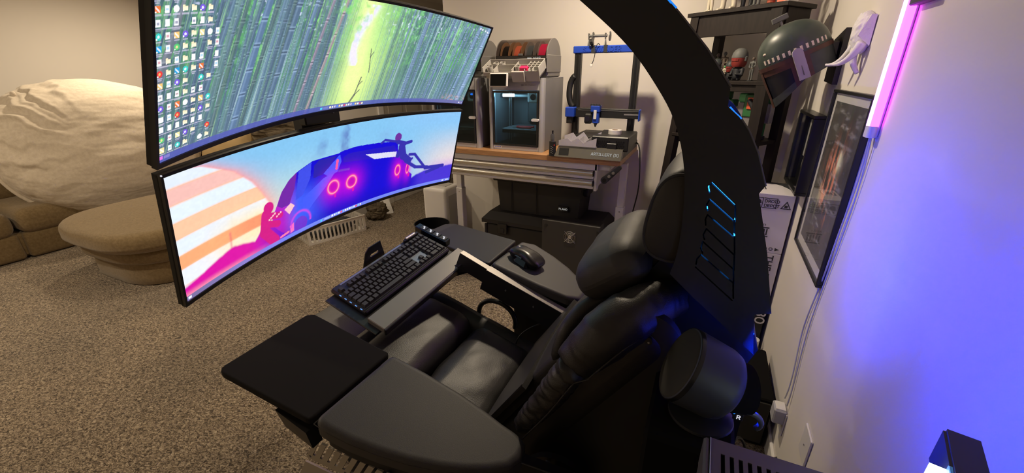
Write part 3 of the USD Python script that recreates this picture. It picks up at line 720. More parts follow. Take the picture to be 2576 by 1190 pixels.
def fan_box():
    t = thing('fan_cabinet', 'dark panel box with a round silver fan guard behind the right armrest', 'cabinet', (-.73, 2.50, FZ))
    part(t, 'panel', cb((-.925, 2.45, FZ), (-.53, 2.464, -.925), .003), 'holder_dark')
    part(t, 'body', cb((-.915, 2.464, FZ), (-.54, 2.60, -.94), .004), 'tote')
    for x in (-.905, -.55):
        part(t, 'panel_bolt', cyl((x + .008, 2.445, -.96), (x + .008, 2.452, -.96), .010, 14), 'black_satin')
    c = (-.727, 2.447, -1.022)
    f = part(t, 'fan', cyl((c[0], 2.449, c[2]), (c[0], 2.4512, c[2]), .042, 28), 'black_gloss')
    for r in (.012, .019, .026, .033, .040):
        a = np.linspace(0, 2 * math.pi, 33)
        part(f, 'guard_ring', tube([(c[0] + r * math.cos(q), 2.446, c[2] + r * math.sin(q)) for q in a], .0011, 5, False), 'steel', smooth=True)
    for a in (.785, 2.356):
        d = np.array([math.cos(a), 0, math.sin(a)])
        part(f, 'guard_bar', cyl(np.array(c) - d * .052 + (0, -.0015, 0), np.array(c) + d * .052 + (0, -.0015, 0), .0013, 6), 'steel')
    part(f, 'hub', cyl((c[0], 2.4455, c[2]), (c[0], 2.450, c[2]), .013, 18), 'steel')
mat('holder_dark', (.030, .028, .025), .55)
fan_box()
pu = thing('air_purifier', 'white rounded air purifier behind the left bench leg', 'air purifier', (-2.07, 2.97, FZ))
part(pu, 'body', move(rbox((.125, .12, .325), .035, 4, 1), None, (-2.075, 2.95, FZ + .326)), 'white_plastic', smooth=True)
part(pu, 'top_grille', cb((-2.15, 2.90, -.9295), (-2.0, 3.03, -.926), .001), 'organizer_grey')
part(pu, 'side_mesh', cb((-1.951, 2.87, -1.45), (-1.948, 3.04, -1.0), .001), 'organizer_grey')
bn = thing('trash_bin', 'round black trash bin in front of the air purifier', 'bin', (-1.935, 2.585, FZ))
ro, h = .143, .43
part(bn, 'shell', lathe([(0, 0), (ro * .82, 0), (ro * .83, .004), (ro, h), (ro - .004, h), (ro * .82 - .004, .008), (0, .008)], 40, None, (-1.935, 2.585, FZ)), 'black_gloss', smooth=50)
a = np.linspace(0, 2 * math.pi, 41)
part(bn, 'rim', tube([(-1.935 + ro * math.cos(q), 2.585 + ro * math.sin(q), FZ + h) for q in a], .004, 6, False), 'black_satin', smooth=True)

def basket():
    t = thing('laundry_basket', 'white slotted plastic basket on the carpet below the monitors', 'basket', (-3.42, 2.80, FZ))
    u = np.array([.20, .60, 0]); u /= np.linalg.norm(u); Rz = frame(u, (-u[1], u[0], 0)); c = np.array([-3.45, 2.86, FZ])
    L, Wd, Hh = .30, .18, .17
    def side(length, R, off):
        poly = sbox(-length, 0, length, Hh)
        n = int(length * 2 / .042)
        holes = [LineString([(-length + .035 + k * (2 * length - .07) / max(n - 1, 1), .035), (-length + .035 + k * (2 * length - .07) / max(n - 1, 1), Hh - .04)]).buffer(.0115, 6) for k in range(n)]
        v, f = extrude(poly.difference(unary_union(holes)), -.0025, .0025, 'xz')
        return move((v, f), R, off)
    part(t, 'long_side', move(side(L, np.eye(3), (0, -Wd, 0)), Rz, c), 'basket_white')
    part(t, 'long_side', move(side(L, np.eye(3), (0, Wd, 0)), Rz, c), 'basket_white')
    part(t, 'end_side', move(side(Wd, rot('z', math.pi / 2), (L, 0, 0)), Rz, c), 'basket_white')
    part(t, 'end_side', move(side(Wd, rot('z', math.pi / 2), (-L, 0, 0)), Rz, c), 'basket_white')
    part(t, 'basket_floor', move(cb((-L, -Wd, 0), (L, Wd, .005), .002), Rz, c), 'basket_white')
    loop = [(-L, -Wd, Hh), (L, -Wd, Hh), (L, Wd, Hh), (-L, Wd, Hh), (-L, -Wd, Hh)]
    part(t, 'rim', move(tube(loop, .008, 8), Rz, c), 'basket_white', smooth=True)
    v, f = ellipsoid((0, 0, .08), (L * .9, Wd * .88, .07), None, 3)
    v = v + (meshkit.fbm(v * 14, 3, 3) - .5)[:, None] * .04
    q = thing('dark_clothes', 'dark clothes heaped inside the white basket', 'clothes', tuple(c + (0, 0, .006)))
    part(q, 'cloth_heap', move((v, f), Rz, c), 'fig_dark', smooth=True)
basket()
v, f = ellipsoid((0, 0, 0), (.11, .09, .10), None, 4)
v = v + (np.abs(meshkit.fbm(v * 22, 3, 9) - .5))[:, None] * v * 1.4
v[:, 2] = np.maximum(v[:, 2], -.095)
solo('crumpled_cloth', move((v, f), None, (-3.33, 3.43, FZ + .096)), 'blanket_dark', 'crumpled striped cloth on the floor beside the basket', 'cloth', smooth=True)
solo('cardboard_sheet', hull([(-3.44, 3.50, FZ + .001), (-3.30, 3.66, FZ + .001), (-3.44, 3.51, FZ + .007), (-3.30, 3.67, FZ + .007), (-3.58, 3.58, FZ + .19), (-3.44, 3.74, FZ + .19), (-3.58, 3.59, FZ + .19), (-3.44, 3.75, FZ + .19)]), 'white_plastic', 'white board leaning at the hall wall behind the crumpled cloth', 'board')
# ================================================================== couch, ottoman, bean bag
def couch():
    t = thing('sectional_couch', 'tan fabric sectional couch under the bean bag', 'couch', (-5.9, 1.6, FZ))
    part(t, 'base', [cb((-6.45, -.9, FZ + .02), (-5.52, 3.28, FZ + .24), .02), cb((-5.52, 2.45, FZ + .02), (-3.78, 3.28, FZ + .24), .02)], 'couch_cloth')
    for y0, y1 in ((-.9, .25), (.26, 1.24), (1.25, 2.44)):
        part(t, 'front_skirt', puff((-5.53, (y0 + y1) / 2, FZ + .125), (.05, (y1 - y0) / 2 - .008, .12), .035, bulge=.25, axis=0, wrinkle=.01, wscale=7, seed=int(y0 * 10 + 20)), 'couch_cloth', smooth=True)
        part(t, 'seat_cushion', puff((-5.86, (y0 + y1) / 2, FZ + .345), (.42, (y1 - y0) / 2 - .006, .115), .085, bulge=.22, axis=2, wrinkle=.012, wscale=6, seed=int(y0 * 10 + 40)), 'couch_cloth', smooth=True)
    for x0, x1 in ((-5.42, -4.62), (-4.61, -3.80)):
        part(t, 'seat_cushion', puff(((x0 + x1) / 2, 2.80, FZ + .345), ((x1 - x0) / 2 - .006, .38, .115), .085, bulge=.22, axis=2, wrinkle=.012, wscale=6, seed=int(x0 * 10 + 70)), 'couch_cloth', smooth=True)
    part(t, 'backrest', [cb((-6.54, -.9, FZ + .1), (-6.28, 3.30, FZ + .74), .05), cb((-6.28, 3.08, FZ + .1), (-3.78, 3.32, FZ + .70), .05)], 'couch_cloth')
    for y0, y1 in ((-.9, .25), (.26, 1.24), (1.25, 2.44)):
        part(t, 'back_cushion', puff((-6.2, (y0 + y1) / 2, FZ + .62), (.12, (y1 - y0) / 2 - .006, .22), .10, rot('y', -.15), bulge=.35, axis=0, wrinkle=.012, wscale=6, seed=int(y0 * 10 + 90)), 'couch_cloth', smooth=True)
    for x0, x1 in ((-5.9, -5.02), (-5.01, -4.0)):
        part(t, 'back_cushion', puff(((x0 + x1) / 2, 3.0, FZ + .60), ((x1 - x0) / 2 - .006, .11, .20), .095, bulge=.35, axis=1, wrinkle=.012, wscale=6, seed=int(x0 * 10 + 120)), 'couch_cloth', smooth=True)
couch()
solo('throw_pillow', puff((-4.78, 2.88, -.80), (.36, .13, .24), .10, rot('z', .1) @ rot('x', -.25), bulge=.5, axis=1, wrinkle=.03, wscale=9, seed=4), 'pillow_cloth', 'tan throw pillow on the couch seen between the two monitors', 'pillow', smooth=True)
v, f = rbox((.42, .20, .20), .12, 4, 16)
v = v + (meshkit.fbm(v * (7, 7, 16) + 3, 3, 21) - .5)[:, None] * (.05, .09, .09)
solo('heaped_blanket', move((v, f), None, (-3.98, 3.03, -.58)), 'blanket_dark', 'dark striped blanket heaped on the couch corner between the monitors', 'blanket', smooth=True)

def ottoman():
    cx, cy = -4.26, 1.88
    t = thing('ottoman', 'tan tiered fabric ottoman standing on the carpet behind the lower monitor', 'ottoman', (cx, cy, FZ))
    def tier(rx, ry, z0, z1, r, name, seed):
        n, pw = 72, 3.2
        a = np.linspace(0, 2 * math.pi, n, endpoint=False)
        C, S = np.cos(a), np.sin(a)
        k = (np.abs(C) ** pw + np.abs(S) ** pw) ** (-1 / pw)
        X, Y = k * C * rx, k * S * ry
        prof = [(0, z0), (1 - .05, z0), (1, z0 + r * .5)]
        prof += [(1, z0 + (z1 - z0 - r) * q + r * .5 * (1 - q)) for q in (.35, .7)]
        prof += [(1 - r * 1.4 * (1 - math.cos(q)), z1 - r + r * math.sin(q)) for q in np.linspace(0, math.pi / 2, 6)]
        prof += [(.6, z1 + r * .25), (.3, z1 + r * .4), (0, z1 + r * .45)]
        V = np.array([[cx + X[i] * p, cy + Y[i] * p, z] for p, z in prof for i in range(n)])
        V += ((meshkit.fbm(V * 6, 3, seed) - .5) * .02)[:, None] * (1, 1, .6)
        L = len(prof); i, j = np.meshgrid(np.arange(L - 1), np.arange(n), indexing='ij')
        q = np.stack([i * n + j, i * n + (j + 1) % n, (i + 1) * n + (j + 1) % n, (i + 1) * n + j], -1).reshape(-1, 4)
        part(t, name, (V, q), 'couch_cloth', smooth=True)
    tier(.56, .53, FZ, FZ + .20, .02, 'base', 1)
    tier(.59, .58, FZ + .19, FZ + .32, .045, 'middle_band', 2)
    tier(.66, .66, FZ + .315, FZ + .475, .075, 'top_cushion', 3)
ottoman()
def bean_bag():
    c = np.array([-5.62, 2.12, -.70])
    t = thing('bean_bag', 'huge cream bean bag with a wrinkled cover on the couch', 'bean bag', (c[0], c[1], FZ + .46))
    s = trimesh.creation.icosphere(6); d = np.array(s.vertices); f = np.array(s.faces)
    # a fat round sack standing on its edge, its broad face to the room; local x is its axis
    R = frame((.95, -.12, .29), (.12, 1, 0))
    RAD = np.array([.46, .80, .66])
    v = np.sign(d) * np.abs(d) ** .90 * RAD
    ang = np.arctan2(d[:, 2], d[:, 1])
    fold = (meshkit.fbm(d * (1.6, 1.6, 2.2), 3, 5) - .5) * .06 + (meshkit.fbm(d * (7, 5, 12) + 5, 3, 8) - .5) * .013 + (meshkit.fbm(d * (20, 14, 40), 2, 18) - .5) * .0035
    wob = meshkit.fbm(d * 3.1, 3, 12) - .5
    edge = np.hypot(d[:, 1], d[:, 2])
    # creases running in from the seam at the upper left
    for k, (a0, amp) in enumerate(((2.05, .022), (2.35, .026), (2.62, .024), (2.9, .020), (3.2, .014), (1.75, .014), (2.2, .014), (2.75, .014))):
        da = np.angle(np.exp(1j * (ang - a0 - .45 * wob - .5 * (1 - edge))))
        fold += amp * (np.exp(-(da / .055) ** 2) - .7 * np.exp(-((da - .11) / .06) ** 2)) * np.clip((edge - .35) * 2.2, 0, 1) * np.clip(d[:, 0] + .35, 0, 1)
    seam = np.exp(-((d[:, 0] + .12) / .045) ** 2)
    fold *= 1 - .8 * seam
    v = v + d * fold[:, None]
    part(t, 'sack', move((v, f), R, c), 'bag_cloth', smooth=True)
    a = np.linspace(0, 2 * math.pi, 120)
    ring = np.stack([np.full(120, -.12), np.cos(a), np.sin(a)], 1); ring /= np.linalg.norm(ring, axis=1, keepdims=True)
    rs = np.sign(ring) * np.abs(ring) ** .90 * RAD * (1.018 + .012 * np.sin(a * 5)[:, None] * .4)
    part(t, 'seam_piping', move(tube(rs, .017, 8, False), R, c), 'bag_cloth', smooth=True)
    q = np.array([.30, -.52, .66]); q /= np.linalg.norm(q)
    part(t, 'cover_knot', ellipsoid(c + R @ (np.sign(q) * np.abs(q) ** .9 * RAD), (.03, .02, .03), None, 2), 'bag_cloth', smooth=True)
bean_bag()

# ================================================================== corner shelf and what stands on it
SU = np.array([.80, -.55, 0]); SU /= np.linalg.norm(SU)          # along the front, left to right
SV = np.array([-SU[1], SU[0], 0])                                # back into the corner
S0 = np.array([-.195, 2.835, 0])                                 # front left corner of the top board
SR = np.stack([SU, SV, [0, 0, 1]], 1)
SW, SD = .53, .235
def sh(u, v, z): return S0 + SU * u + SV * v + np.array([0, 0, z])
def sbx(u0, v0, z0, u1, v1, z1, b=.002): return move(cb((u0, v0, z0), (u1, v1, z1), b), SR, S0)
sf = thing('corner_shelf', 'dark brown open shelf unit standing across the room corner', 'shelf', tuple(sh(SW / 2, SD / 2, FZ)))
part(sf, 'top_board', sbx(-.012, -.012, .278, SW + .012, SD + .012, .298), 'shelf_wood')
part(sf, 'top_rail', sbx(.02, .004, .17, SW - .04, .02, .278), 'shelf_wood')
part(sf, 'side_rail', sbx(SW - .02, .03, .17, SW - .004, SD - .03, .278), 'shelf_wood')
part(sf, 'side_rail', sbx(.004, .03, .19, .02, SD - .03, .278), 'shelf_wood')
def leg(u, v, du, dv, w):
    a, b = sh(u, v, .278), sh(u + du, v + dv, FZ)
    P = [q + SU * x * w / 2 + SV * y * .024 for q in (a, b) for x in (-1, 1) for y in (-1, 1)]
    part(sf, 'leg', hull(P), 'shelf_wood')
leg(.035, .02, -.10, -.05, .05); leg(SW - .04, .02, .0, .0, .055); leg(.06, SD - .02, -.05, .0, .04); leg(SW - .03, SD - .02, .0, .0, .045)
for z, u1 in ((-.055, SW - .012), (-.36, SW - .012), (-.70, SW - .2), (-1.1, SW - .2)):
    part(sf, 'shelf_board', sbx(.0, -.005 - .02 * (z < -.3), z - .02, u1, SD, z), 'shelf_wood')
    part(sf, 'shelf_rail', sbx(.03, .006, z - .055, u1 - .04, .02, z - .02), 'shelf_wood')

def figure(name, h, at, face, skin, body, head, label, arms=True, legs=1.0, group=None, base=True):
    """A small standing figurine, one continuous body, about h tall."""
    c = np.array(at, float); s = h
    F = np.array([math.cos(face), math.sin(face), 0]); Lf = np.array([-F[1], F[0], 0]); Z = np.array([0, 0, 1.0])
    P = lambda f, l, z: c + s * (F * f + Lf * l + Z * (z + .012))
    t = thing(name, label, 'figurine', at, group)
    st = .07 * legs
    bones = []
    for k in (-1, 1):
        bones += [((P(.0, k * st, .03), .030 * s), (P(.01, k * st * .8, .27), .036 * s)), ((P(.01, k * st * .8, .27), .038 * s), (P(0, k * .05, .50), .052 * s)), ((P(-.01, k * st, .02), .024 * s), (P(.07, k * st * 1.1, .015), .018 * s))]
    bones += [((P(0, 0, .50), .075 * s), (P(0, 0, .62), .062 * s)), ((P(0, -.05, .76), .06 * s), (P(0, .05, .76), .06 * s)), ((P(0, 0, .62), .06 * s), (P(0, 0, .76), .075 * s)), ((P(0, 0, .80), .03 * s), (P(0, 0, .86), .028 * s))]
    if arms:
        for k in (-1, 1):
            e = P(.02, k * .15, .60)
            bones += [((P(0, k * .12, .78), .034 * s), (e, .026 * s)), ((e, .026 * s), (P(.11, k * .06, .58 + .03 * k), .02 * s))]
    part(t, 'body', blob(bones, .05 * s, 4), body, smooth=True)
    hd = part(t, 'head', ellipsoid(P(.005, 0, .925), np.array([.062, .055, .075]) * s, None, 2), head, smooth=True)
    part(t, 'belt', cyl(P(0, 0, .51), P(0, 0, .54), .078 * s, 16), 'fig_brown', smooth=40)
    if base: part(t, 'base', cyl(c, c + (0, 0, .012 * s + .002), .13 * s, 18), 'fig_dark')
    return t
FC = -2.3
figure('figurine', .27, sh(.075, .06, .298), FC, 0, 'fig_cream', 'fig_grey', 'slim cream figurine at the left end of the top shelf', legs=.6)
figure('figurine', .42, sh(.165, .09, .298), FC, 0, 'fig_cream', 'fig_cream', 'tall cream figurine with legs apart on the top shelf', legs=1.25)
figure('figurine', .36, sh(.245, .13, .298), FC, 0, 'fig_dark', 'fig_dark', 'dark cloaked figurine behind the tall cream one on the top shelf', legs=1.0)
figure('figurine', .25, sh(.335, .07, .298), FC, 0, 'fig_grey', 'fig_grey', 'small grey figurine right of the dark one on the top shelf', legs=.7)
cu = thing('glass_cup', 'small clear cup near the right end of the top shelf', 'cup', tuple(sh(.425, .045, .298)))
part(cu, 'cup', lathe([(0, .002), (.018, .002), (.024, .03), (.026, .075), (.024, .075), (.021, .03), (.016, .006), (0, .006)], 24, None, sh(.425, .045, .298)), 'smoke_clear', smooth=40)
part(cu, 'filling', cyl(sh(.425, .045, .305), sh(.425, .045, .345), .018, 16), 'coral_filament')
of = thing('orange_box', 'small orange lettered box beside the clear cup on the top shelf', 'box', tuple(sh(.475, .05, .298)))
part(of, 'box', sbx(.455, .04, .298, .497, .08, .36), 'coral_filament')
part(of, 'lid', sbx(.453, .038, .36, .499, .082, .368), 'white_plastic')
wf = thing('white_stand', 'white bent stand at the right end of the top shelf', 'stand', tuple(sh(.52, .03, .298)))
part(wf, 'foot', sbx(.502, .01, .2985, .53, .09, .302, .001), 'white_plastic')
part(wf, 'upright', sbx(.524, .01, .302, .53, .09, .40, .001), 'white_plastic')

def bighead(name, at, face, h, dome, low, body, label, mark='fig_red'):
    """A toy bust with an outsize smooth helmet."""
    c = np.array(at, float); s = h
    F = np.array([math.cos(face), math.sin(face), 0]); Lf = np.array([-F[1], F[0], 0]); R = np.stack([F, Lf, [0, 0, 1]], 1)
    t = thing(name, label, 'figurine', at)
    P = lambda f, l, z: c + s * (F * f + Lf * l + np.array([0, 0, z]))
    bones = [((P(0, 0, .14), .15 * s), (P(0, 0, .34), .13 * s)), ((P(0, -.16, .33), .07 * s), (P(0, .16, .33), .07 * s))]
    for k in (-1, 1):
        bones += [((P(0, k * .18, .34), .06 * s), (P(.05, k * .21, .18), .05 * s)), ((P(.05, k * .21, .18), .05 * s), (P(.17, k * .10, .20), .04 * s)), ((P(0, k * .09, .06), .06 * s), (P(.05, k * .09, .045), .045 * s))]
    part(t, 'body', blob(bones, .04 * s, 4), body, smooth=True)
    hd = part(t, 'head', move((lambda m: (m[0] * s, m[1]))(lathe([(0, .42), (.18, .42), (.225, .50), (.24, .66), (.24, .70), (0, .70)], 28)), None, c), low, smooth=50)
    part(hd, 'dome', move((lambda m: (m[0] * s, m[1]))(lathe([(0, .695), (.245, .695), (.245, .74), (.225, .84), (.17, .93), (.09, .98), (0, .995)], 28)), None, c), dome, smooth=50)
    part(hd, 'face_band', move(hull([(.21 * s, -.13 * s, .60 * s), (.21 * s, .13 * s, .60 * s), (.21 * s, -.14 * s, .68 * s), (.21 * s, .14 * s, .68 * s), (.252 * s, -.06 * s, .60 * s), (.252 * s, .06 * s, .60 * s), (.255 * s, -.06 * s, .68 * s), (.255 * s, .06 * s, .68 * s)]), R, c), mark)
    part(hd, 'ear_pod', obox(P(0, .24, .66), np.array([.05, .03, .08]) * s, R, .004), 'fig_grey')
    return t
Zs = -.055
bighead('figurine', sh(.30, .07, Zs), FC, .165, 'fig_grey', 'fig_red', 'fig_dark', 'large headed grey and red figurine in the middle of the shelf beside the wall helmet')
bighead('figurine', sh(.185, .045, Zs), FC + .3, .115, 'helmet_cheek', 'helmet_green', 'fig_olive', 'pale green domed figurine nearest the black arch on the middle shelf', 'fig_olive')
bighead('figurine', sh(.235, .10, Zs), FC, .105, 'helmet_cheek', 'fig_red', 'fig_dark', 'small green and red domed figurine left of the large headed one')
figure('figurine', .15, sh(.165, .14, Zs), FC, 0, 'fig_brown', 'fig_grey', 'brown soldier figurine at the back of the middle shelf', legs=.9)
figure('figurine', .145, sh(.10, .17, Zs), FC, 0, 'fig_olive', 'fig_brown', 'olive figurine half hidden at the left end of the middle shelf')
figure('figurine', .115, sh(.395, .045, Zs), FC, 0, 'fig_grey', 'fig_brown', 'small grey standing figurine at the right end of the middle shelf', legs=.9)
figure('figurine', .075, sh(.255, .02, Zs), FC, 0, 'bone', 'toy_lime', 'tiny pale figurine in front of the large headed one', legs=1.0)

def toy(at, s, flip, label):
    c = np.array(at, float)
    R = SR @ rot('y', .25 * flip)
    t = thing('toy_robot', label, 'toy', at)
    B = lambda x, y, z, a, b, d, r=.006: move(rbox((a * s, b * s, d * s), r, 3, 0), R, c + R @ (np.array([x, y, z]) * s))
    part(t, 'torso', B(0, 0, .52, .16, .11, .17), 'toy_green', smooth=50)
    part(t, 'chest_panel', B(-.03, -.11, .56, .07, .02, .09, .003), 'toy_orange', smooth=50)
    part(t, 'head', B(.05, 0, .80, .10, .09, .10, .012), 'toy_green', smooth=50)
    part(t, 'visor_band', B(.05, -.085, .79, .085, .015, .03, .002), 'toy_orange', smooth=50)
    for k in (-1, 1):
        part(t, 'shoulder', B(k * .20, 0, .64, .075, .10, .07, .01), 'toy_lime' if k < 0 else 'toy_green', smooth=50)
        part(t, 'arm', B(k * .22, -.02, .42, .05, .06, .15, .006), 'toy_grey', smooth=50)
        part(t, 'leg', B(k * .09, 0, .20, .065, .085, .17, .006), 'toy_green' if k > 0 else 'toy_grey', smooth=50)
        part(t, 'foot', B(k * .10, -.04, .035, .075, .13, .03, .004), 'toy_orange' if k < 0 else 'fig_dark', smooth=50)
    part(t, 'rifle', tube([c + R @ np.array([.16 * s, -.14 * s, .30 * s]), c + R @ np.array([-.05 * s, -.17 * s, .62 * s])], .012, 8), 'fig_dark', smooth=True)
toy(tuple(sh(.235, .09, -.36)), .29, 0, 'red and green toy robot left of the brown shelf leg')
toy(tuple(sh(.425, .11, -.36)), .34, 0, 'larger dark green toy robot right of the brown shelf leg')

# ================================================================== boxes stacked beside the right wall
def dbox(x0, y0, z0, x1, y1, z1, label, mt):
    t = thing('cardboard_box', label, 'box', ((x0 + x1) / 2, (y0 + y1) / 2, z0))
    part(t, 'carton', cb((x0, y0, z0), (x1, y1, z1), .003), mt)
    return t
b1 = dbox(.245, 2.36, -.895, .44, 2.62, -.579, 'white carton with black printed emblems, top of the stack behind the arch', 'box_white')
def flat(u0, w0, u1, w1): return cb((u0, 2.3588, w0), (u1, 2.3602, w1), .0002)
e = part(b1, 'emblem', [flat(.262, -.655, .305, -.652), flat(.262, -.604, .305, -.601), flat(.262, -.655, .265, -.601), flat(.302, -.655, .305, -.601)] + [extrude(Polygon([(.268, -.632), (.274, -.614), (.285, -.609), (.296, -.616), (.300, -.632)]), 2.3588, 2.3602)] + [extrude(Polygon([(x, -.648), (x + .006, -.637), (x + .012, -.637), (x + .006, -.648)]), 2.3588, 2.3602) for x in (.270, .284)], 'box_print', label='emblem on the white carton')
part(b1, 'print_text', [arr(text('DROID', .015, FRONT, (.311, 2.3590, -.625), bold=True)), arr(text('DEPOT', .015, FRONT, (.311, 2.3590, -.648), bold=True)), flat(.307, -.655, .368, -.652), flat(.307, -.604, .368, -.601), flat(.365, -.655, .368, -.601)], 'box_print')
tri = Polygon([(.385, -.652), (.432, -.652), (.4085, -.610)])
part(b1, 'triangle_mark', [extrude(tri.difference(tri.buffer(-.004)), 2.3588, 2.3602), flat(.402, -.645, .415, -.632)], 'box_print')
part(b1, 'print_block', [flat(.30 + .012 * k, -.80, .306 + .012 * k, -.765) for k in range(5)] + [flat(.295, -.762, .36, -.756), flat(.295, -.81, .36, -.804)] + [arr(text('AZGI4', .010, FRONT, (.30, 2.3590, -.748)))], 'box_print')
part(b1, 'bottom_marks', [extrude(Point(.335 + .026 * k, -.872).buffer(.009).difference(Point(.335 + .026 * k, -.872).buffer(.006)), 2.3588, 2.3602) for k in range(3)] + [extrude(Polygon([(.405, -.880), (.405, -.863), (.425, -.8715)]), 2.3588, 2.3602)], 'box_print')
top = [cb((.26, 2.45, -.5792), (.265, 2.53, -.5782), .0002), cb((.315, 2.45, -.5792), (.32, 2.53, -.5782), .0002), cb((.26, 2.45, -.5792), (.32, 2.455, -.5782), .0002), cb((.26, 2.525, -.5792), (.32, 2.53, -.5782), .0002), cb((.272, 2.465, -.5792), (.308, 2.51, -.5782), .0002)]
part(b1, 'top_emblem', top, 'box_print')
ring = Polygon([(.12, 2.69), (.36, 2.69), (.42, 2.62), (.435, 2.50), (.435, 2.69)])
part(b1, 'top_corner_print', extrude(Polygon([(.30, 2.617), (.437, 2.617), (.437, 2.43), (.425, 2.50), (.40, 2.56), (.37, 2.59), (.32, 2.60)]), -.5792, -.5782, 'xy'), 'box_print')
b2 = dbox(.245, 2.36, -1.20, .44, 2.62, -.8955, 'white carton with tall black side lettering under the top carton', 'box_white')
Rv = np.array([[0, 1, 0], [0, 0, -1], [-1, 0, 0]], float)
part(b2, 'print_text', text('THE MANDO', .034, Rv, (.375, 2.3590, -.905), bold=True), 'box_print')
b3 = dbox(.245, 2.34, FZ, .435, 2.62, -1.2005, 'black carton with white lettering at the bottom of the stack', 'tote')
part(b3, 'print_text', text('BO', .045, Rv, (.392, 2.3390, -1.225), bold=True), 'white_plastic')
solo('paper_roll', cyl((.405, 2.30, FZ + .001), (.405, 2.30, FZ + .19), .028, 16), 'white_plastic', 'white ribbed roll on the floor before the black carton', 'roll', smooth=40)
sw = thing('subwoofer', 'black cube subwoofer on the floor against the right wall', 'subwoofer', (.26, 1.90, FZ))
part(sw, 'cabinet', cb((.02, 1.70, FZ + .012), (.43, 2.085, -1.31), .006), 'black_velvet')
part(sw, 'front_grille', cb((.03, 1.693, FZ + .03), (.42, 1.7005, -1.325), .004), 'spk_cloth')
for x in (.06, .40):
    for y in (1.74, 2.05):
        part(sw, 'foot', cyl((x, y, FZ), (x, y, FZ + .013), .015, 12), 'black_satin')
ad = thing('power_adapter', 'grey plug-in power adapter in the right wall beside the subwoofer', 'adapter', (.43, 1.61, -1.30))
part(ad, 'case', cb((.41, 1.59, -1.33), (.454, 1.655, -1.262), .005), 'adapter_grey')
part(ad, 'wall_plate', cb((.4495, 1.585, -1.38), (XR, 1.655, -1.27), .003), 'white_plastic')
part(ad, 'plug_top', cb((.415, 1.597, -1.263), (.45, 1.648, -1.258), .002), 'white_plastic')

ps = thing('power_strip', 'black power strip lying on the carpet in front of the subwoofer', 'power strip', (.20, 1.50, FZ))
part(ps, 'body', cb((.02, 1.40, FZ), (.40, 1.60, FZ + .05), .012), 'black_velvet')
for k in range(4):
    part(ps, 'socket', cyl((.09 + .08 * k, 1.50, FZ + .049), (.09 + .08 * k, 1.50, FZ + .052), .02, 16), 'black_gloss')
for k in range(5):
    r = random.Random(k)
    pts = [(.25 + .12 * r.random(), 1.25 + .2 * r.random(), FZ + .03 + .22 * r.random()) for _ in range(5)]
    pts = [(.36, 1.52, FZ + .06)] + pts + [(.30, 1.1, FZ + .02)]
    solo('loose_cable', tube(spline(pts, 50), .006, 7), 'cable_black', 'one of the tangled black cables on the carpet beside the power strip', 'cable', smooth=True, group='tangled black cables')
# ================================================================== things on the right wall
def wall_frame(name, y0, y1, z0, z1, depth, fw, label, cat, bd):
    t = thing(name, label, cat, (XR, (y0 + y1) / 2, z0))
    xa = XR - depth
    for k, (a, b, c, d) in enumerate(((y0, y1, z0, z0 + fw), (y0, y1, z1 - fw, z1), (y0, y0 + fw, z0 + fw, z1 - fw), (y1 - fw, y1, z0 + fw, z1 - fw))):
        part(t, 'frame_bar', cb((xa, a, c), (XR - .0005, b, d), .002), 'frame_black')
    part(t, 'backing', cb((XR - .004, y0 + fw, z0 + fw), (XR - .001, y1 - fw, z1 - fw), .0005), bd)
    return t, xa
po, xa = wall_frame('framed_print', 1.655, 2.165, -.735, -.075, .020, .011, 'large black framed dark painterly print beside the pink light tube', 'picture', 'frame_black')
def grid_print(parent, name, y0, y1, z0, z1, x, fn, ny=90, nz=130):
    Y, Z = np.meshgrid(np.linspace(y1, y0, ny), np.linspace(z0, z1, nz), indexing='ij')
    V = np.stack([np.full(Y.size, x), Y.ravel(), Z.ravel()], 1)
    i, j = np.meshgrid(np.arange(ny - 1), np.arange(nz - 1), indexing='ij')
    q = np.stack([i * nz + j, i * nz + j + 1, (i + 1) * nz + j + 1, (i + 1) * nz + j], -1).reshape(-1, 4)
    u, w = (y1 - Y) / (y1 - y0), (Z - z0) / (z1 - z0)
    part(parent, name, (V, q), 'paper_print', colors=np.clip(fn(u.ravel(), w.ravel()), 0, 1))
part(po, 'mat_board', extrude(sbox(1.666, -.724, 2.154, -.086).difference(sbox(1.700, -.688, 2.124, -.118)), XR - .0075, XR - .0060, 'yz'), 'mat_board')
def art(u, w):
    P = np.stack([u * 3, w * 4, 0 * u], 1)
    n1, n2 = meshkit.fbm(P * (2.5, 1.2, 1), 4, 31), meshkit.fbm(P * (6, 2, 1) + 9, 4, 32)
    c = np.array([.030, .026, .022]) + .05 * n1[:, None]
    core = np.exp(-((u - .52 - .05 * np.sin(w * 9)) / .20) ** 2 - ((w - .50) / .22) ** 2)
    st = np.clip((n2 - .45) * 4, 0, 1) * core
    c = c + st[:, None] * np.array([.85, .24, .11])
    hi = np.clip((n1 - .52) * 6, 0, 1) * np.exp(-((u - .55) / .13) ** 2 - ((w - .66) / .07) ** 2)
    c = c + hi[:, None] * np.array([.80, .76, .45])
    gr = np.clip((n2 - .5) * 5, 0, 1) * np.exp(-((u - .25) / .18) ** 2 - ((w - .33) / .13) ** 2)
    c = c + gr[:, None] * np.array([.07, .13, .06])
    wisp = np.clip((meshkit.fbm(P * (2, 9, 1) + 30, 3, 33) - .60) * 4, 0, 1) * .22 * np.clip(1.2 - np.abs(u - .5) * 2, 0, 1)
    return (c + wisp[:, None]) * 1.7
grid_print(po, 'art_print', 1.700, 2.124, -.688, -.118, XR - .0078, art)
part(po, 'glass', cb((XR - .0165, 1.666, -.724), (XR - .0150, 2.154, -.086), .0003), 'frame_glass')
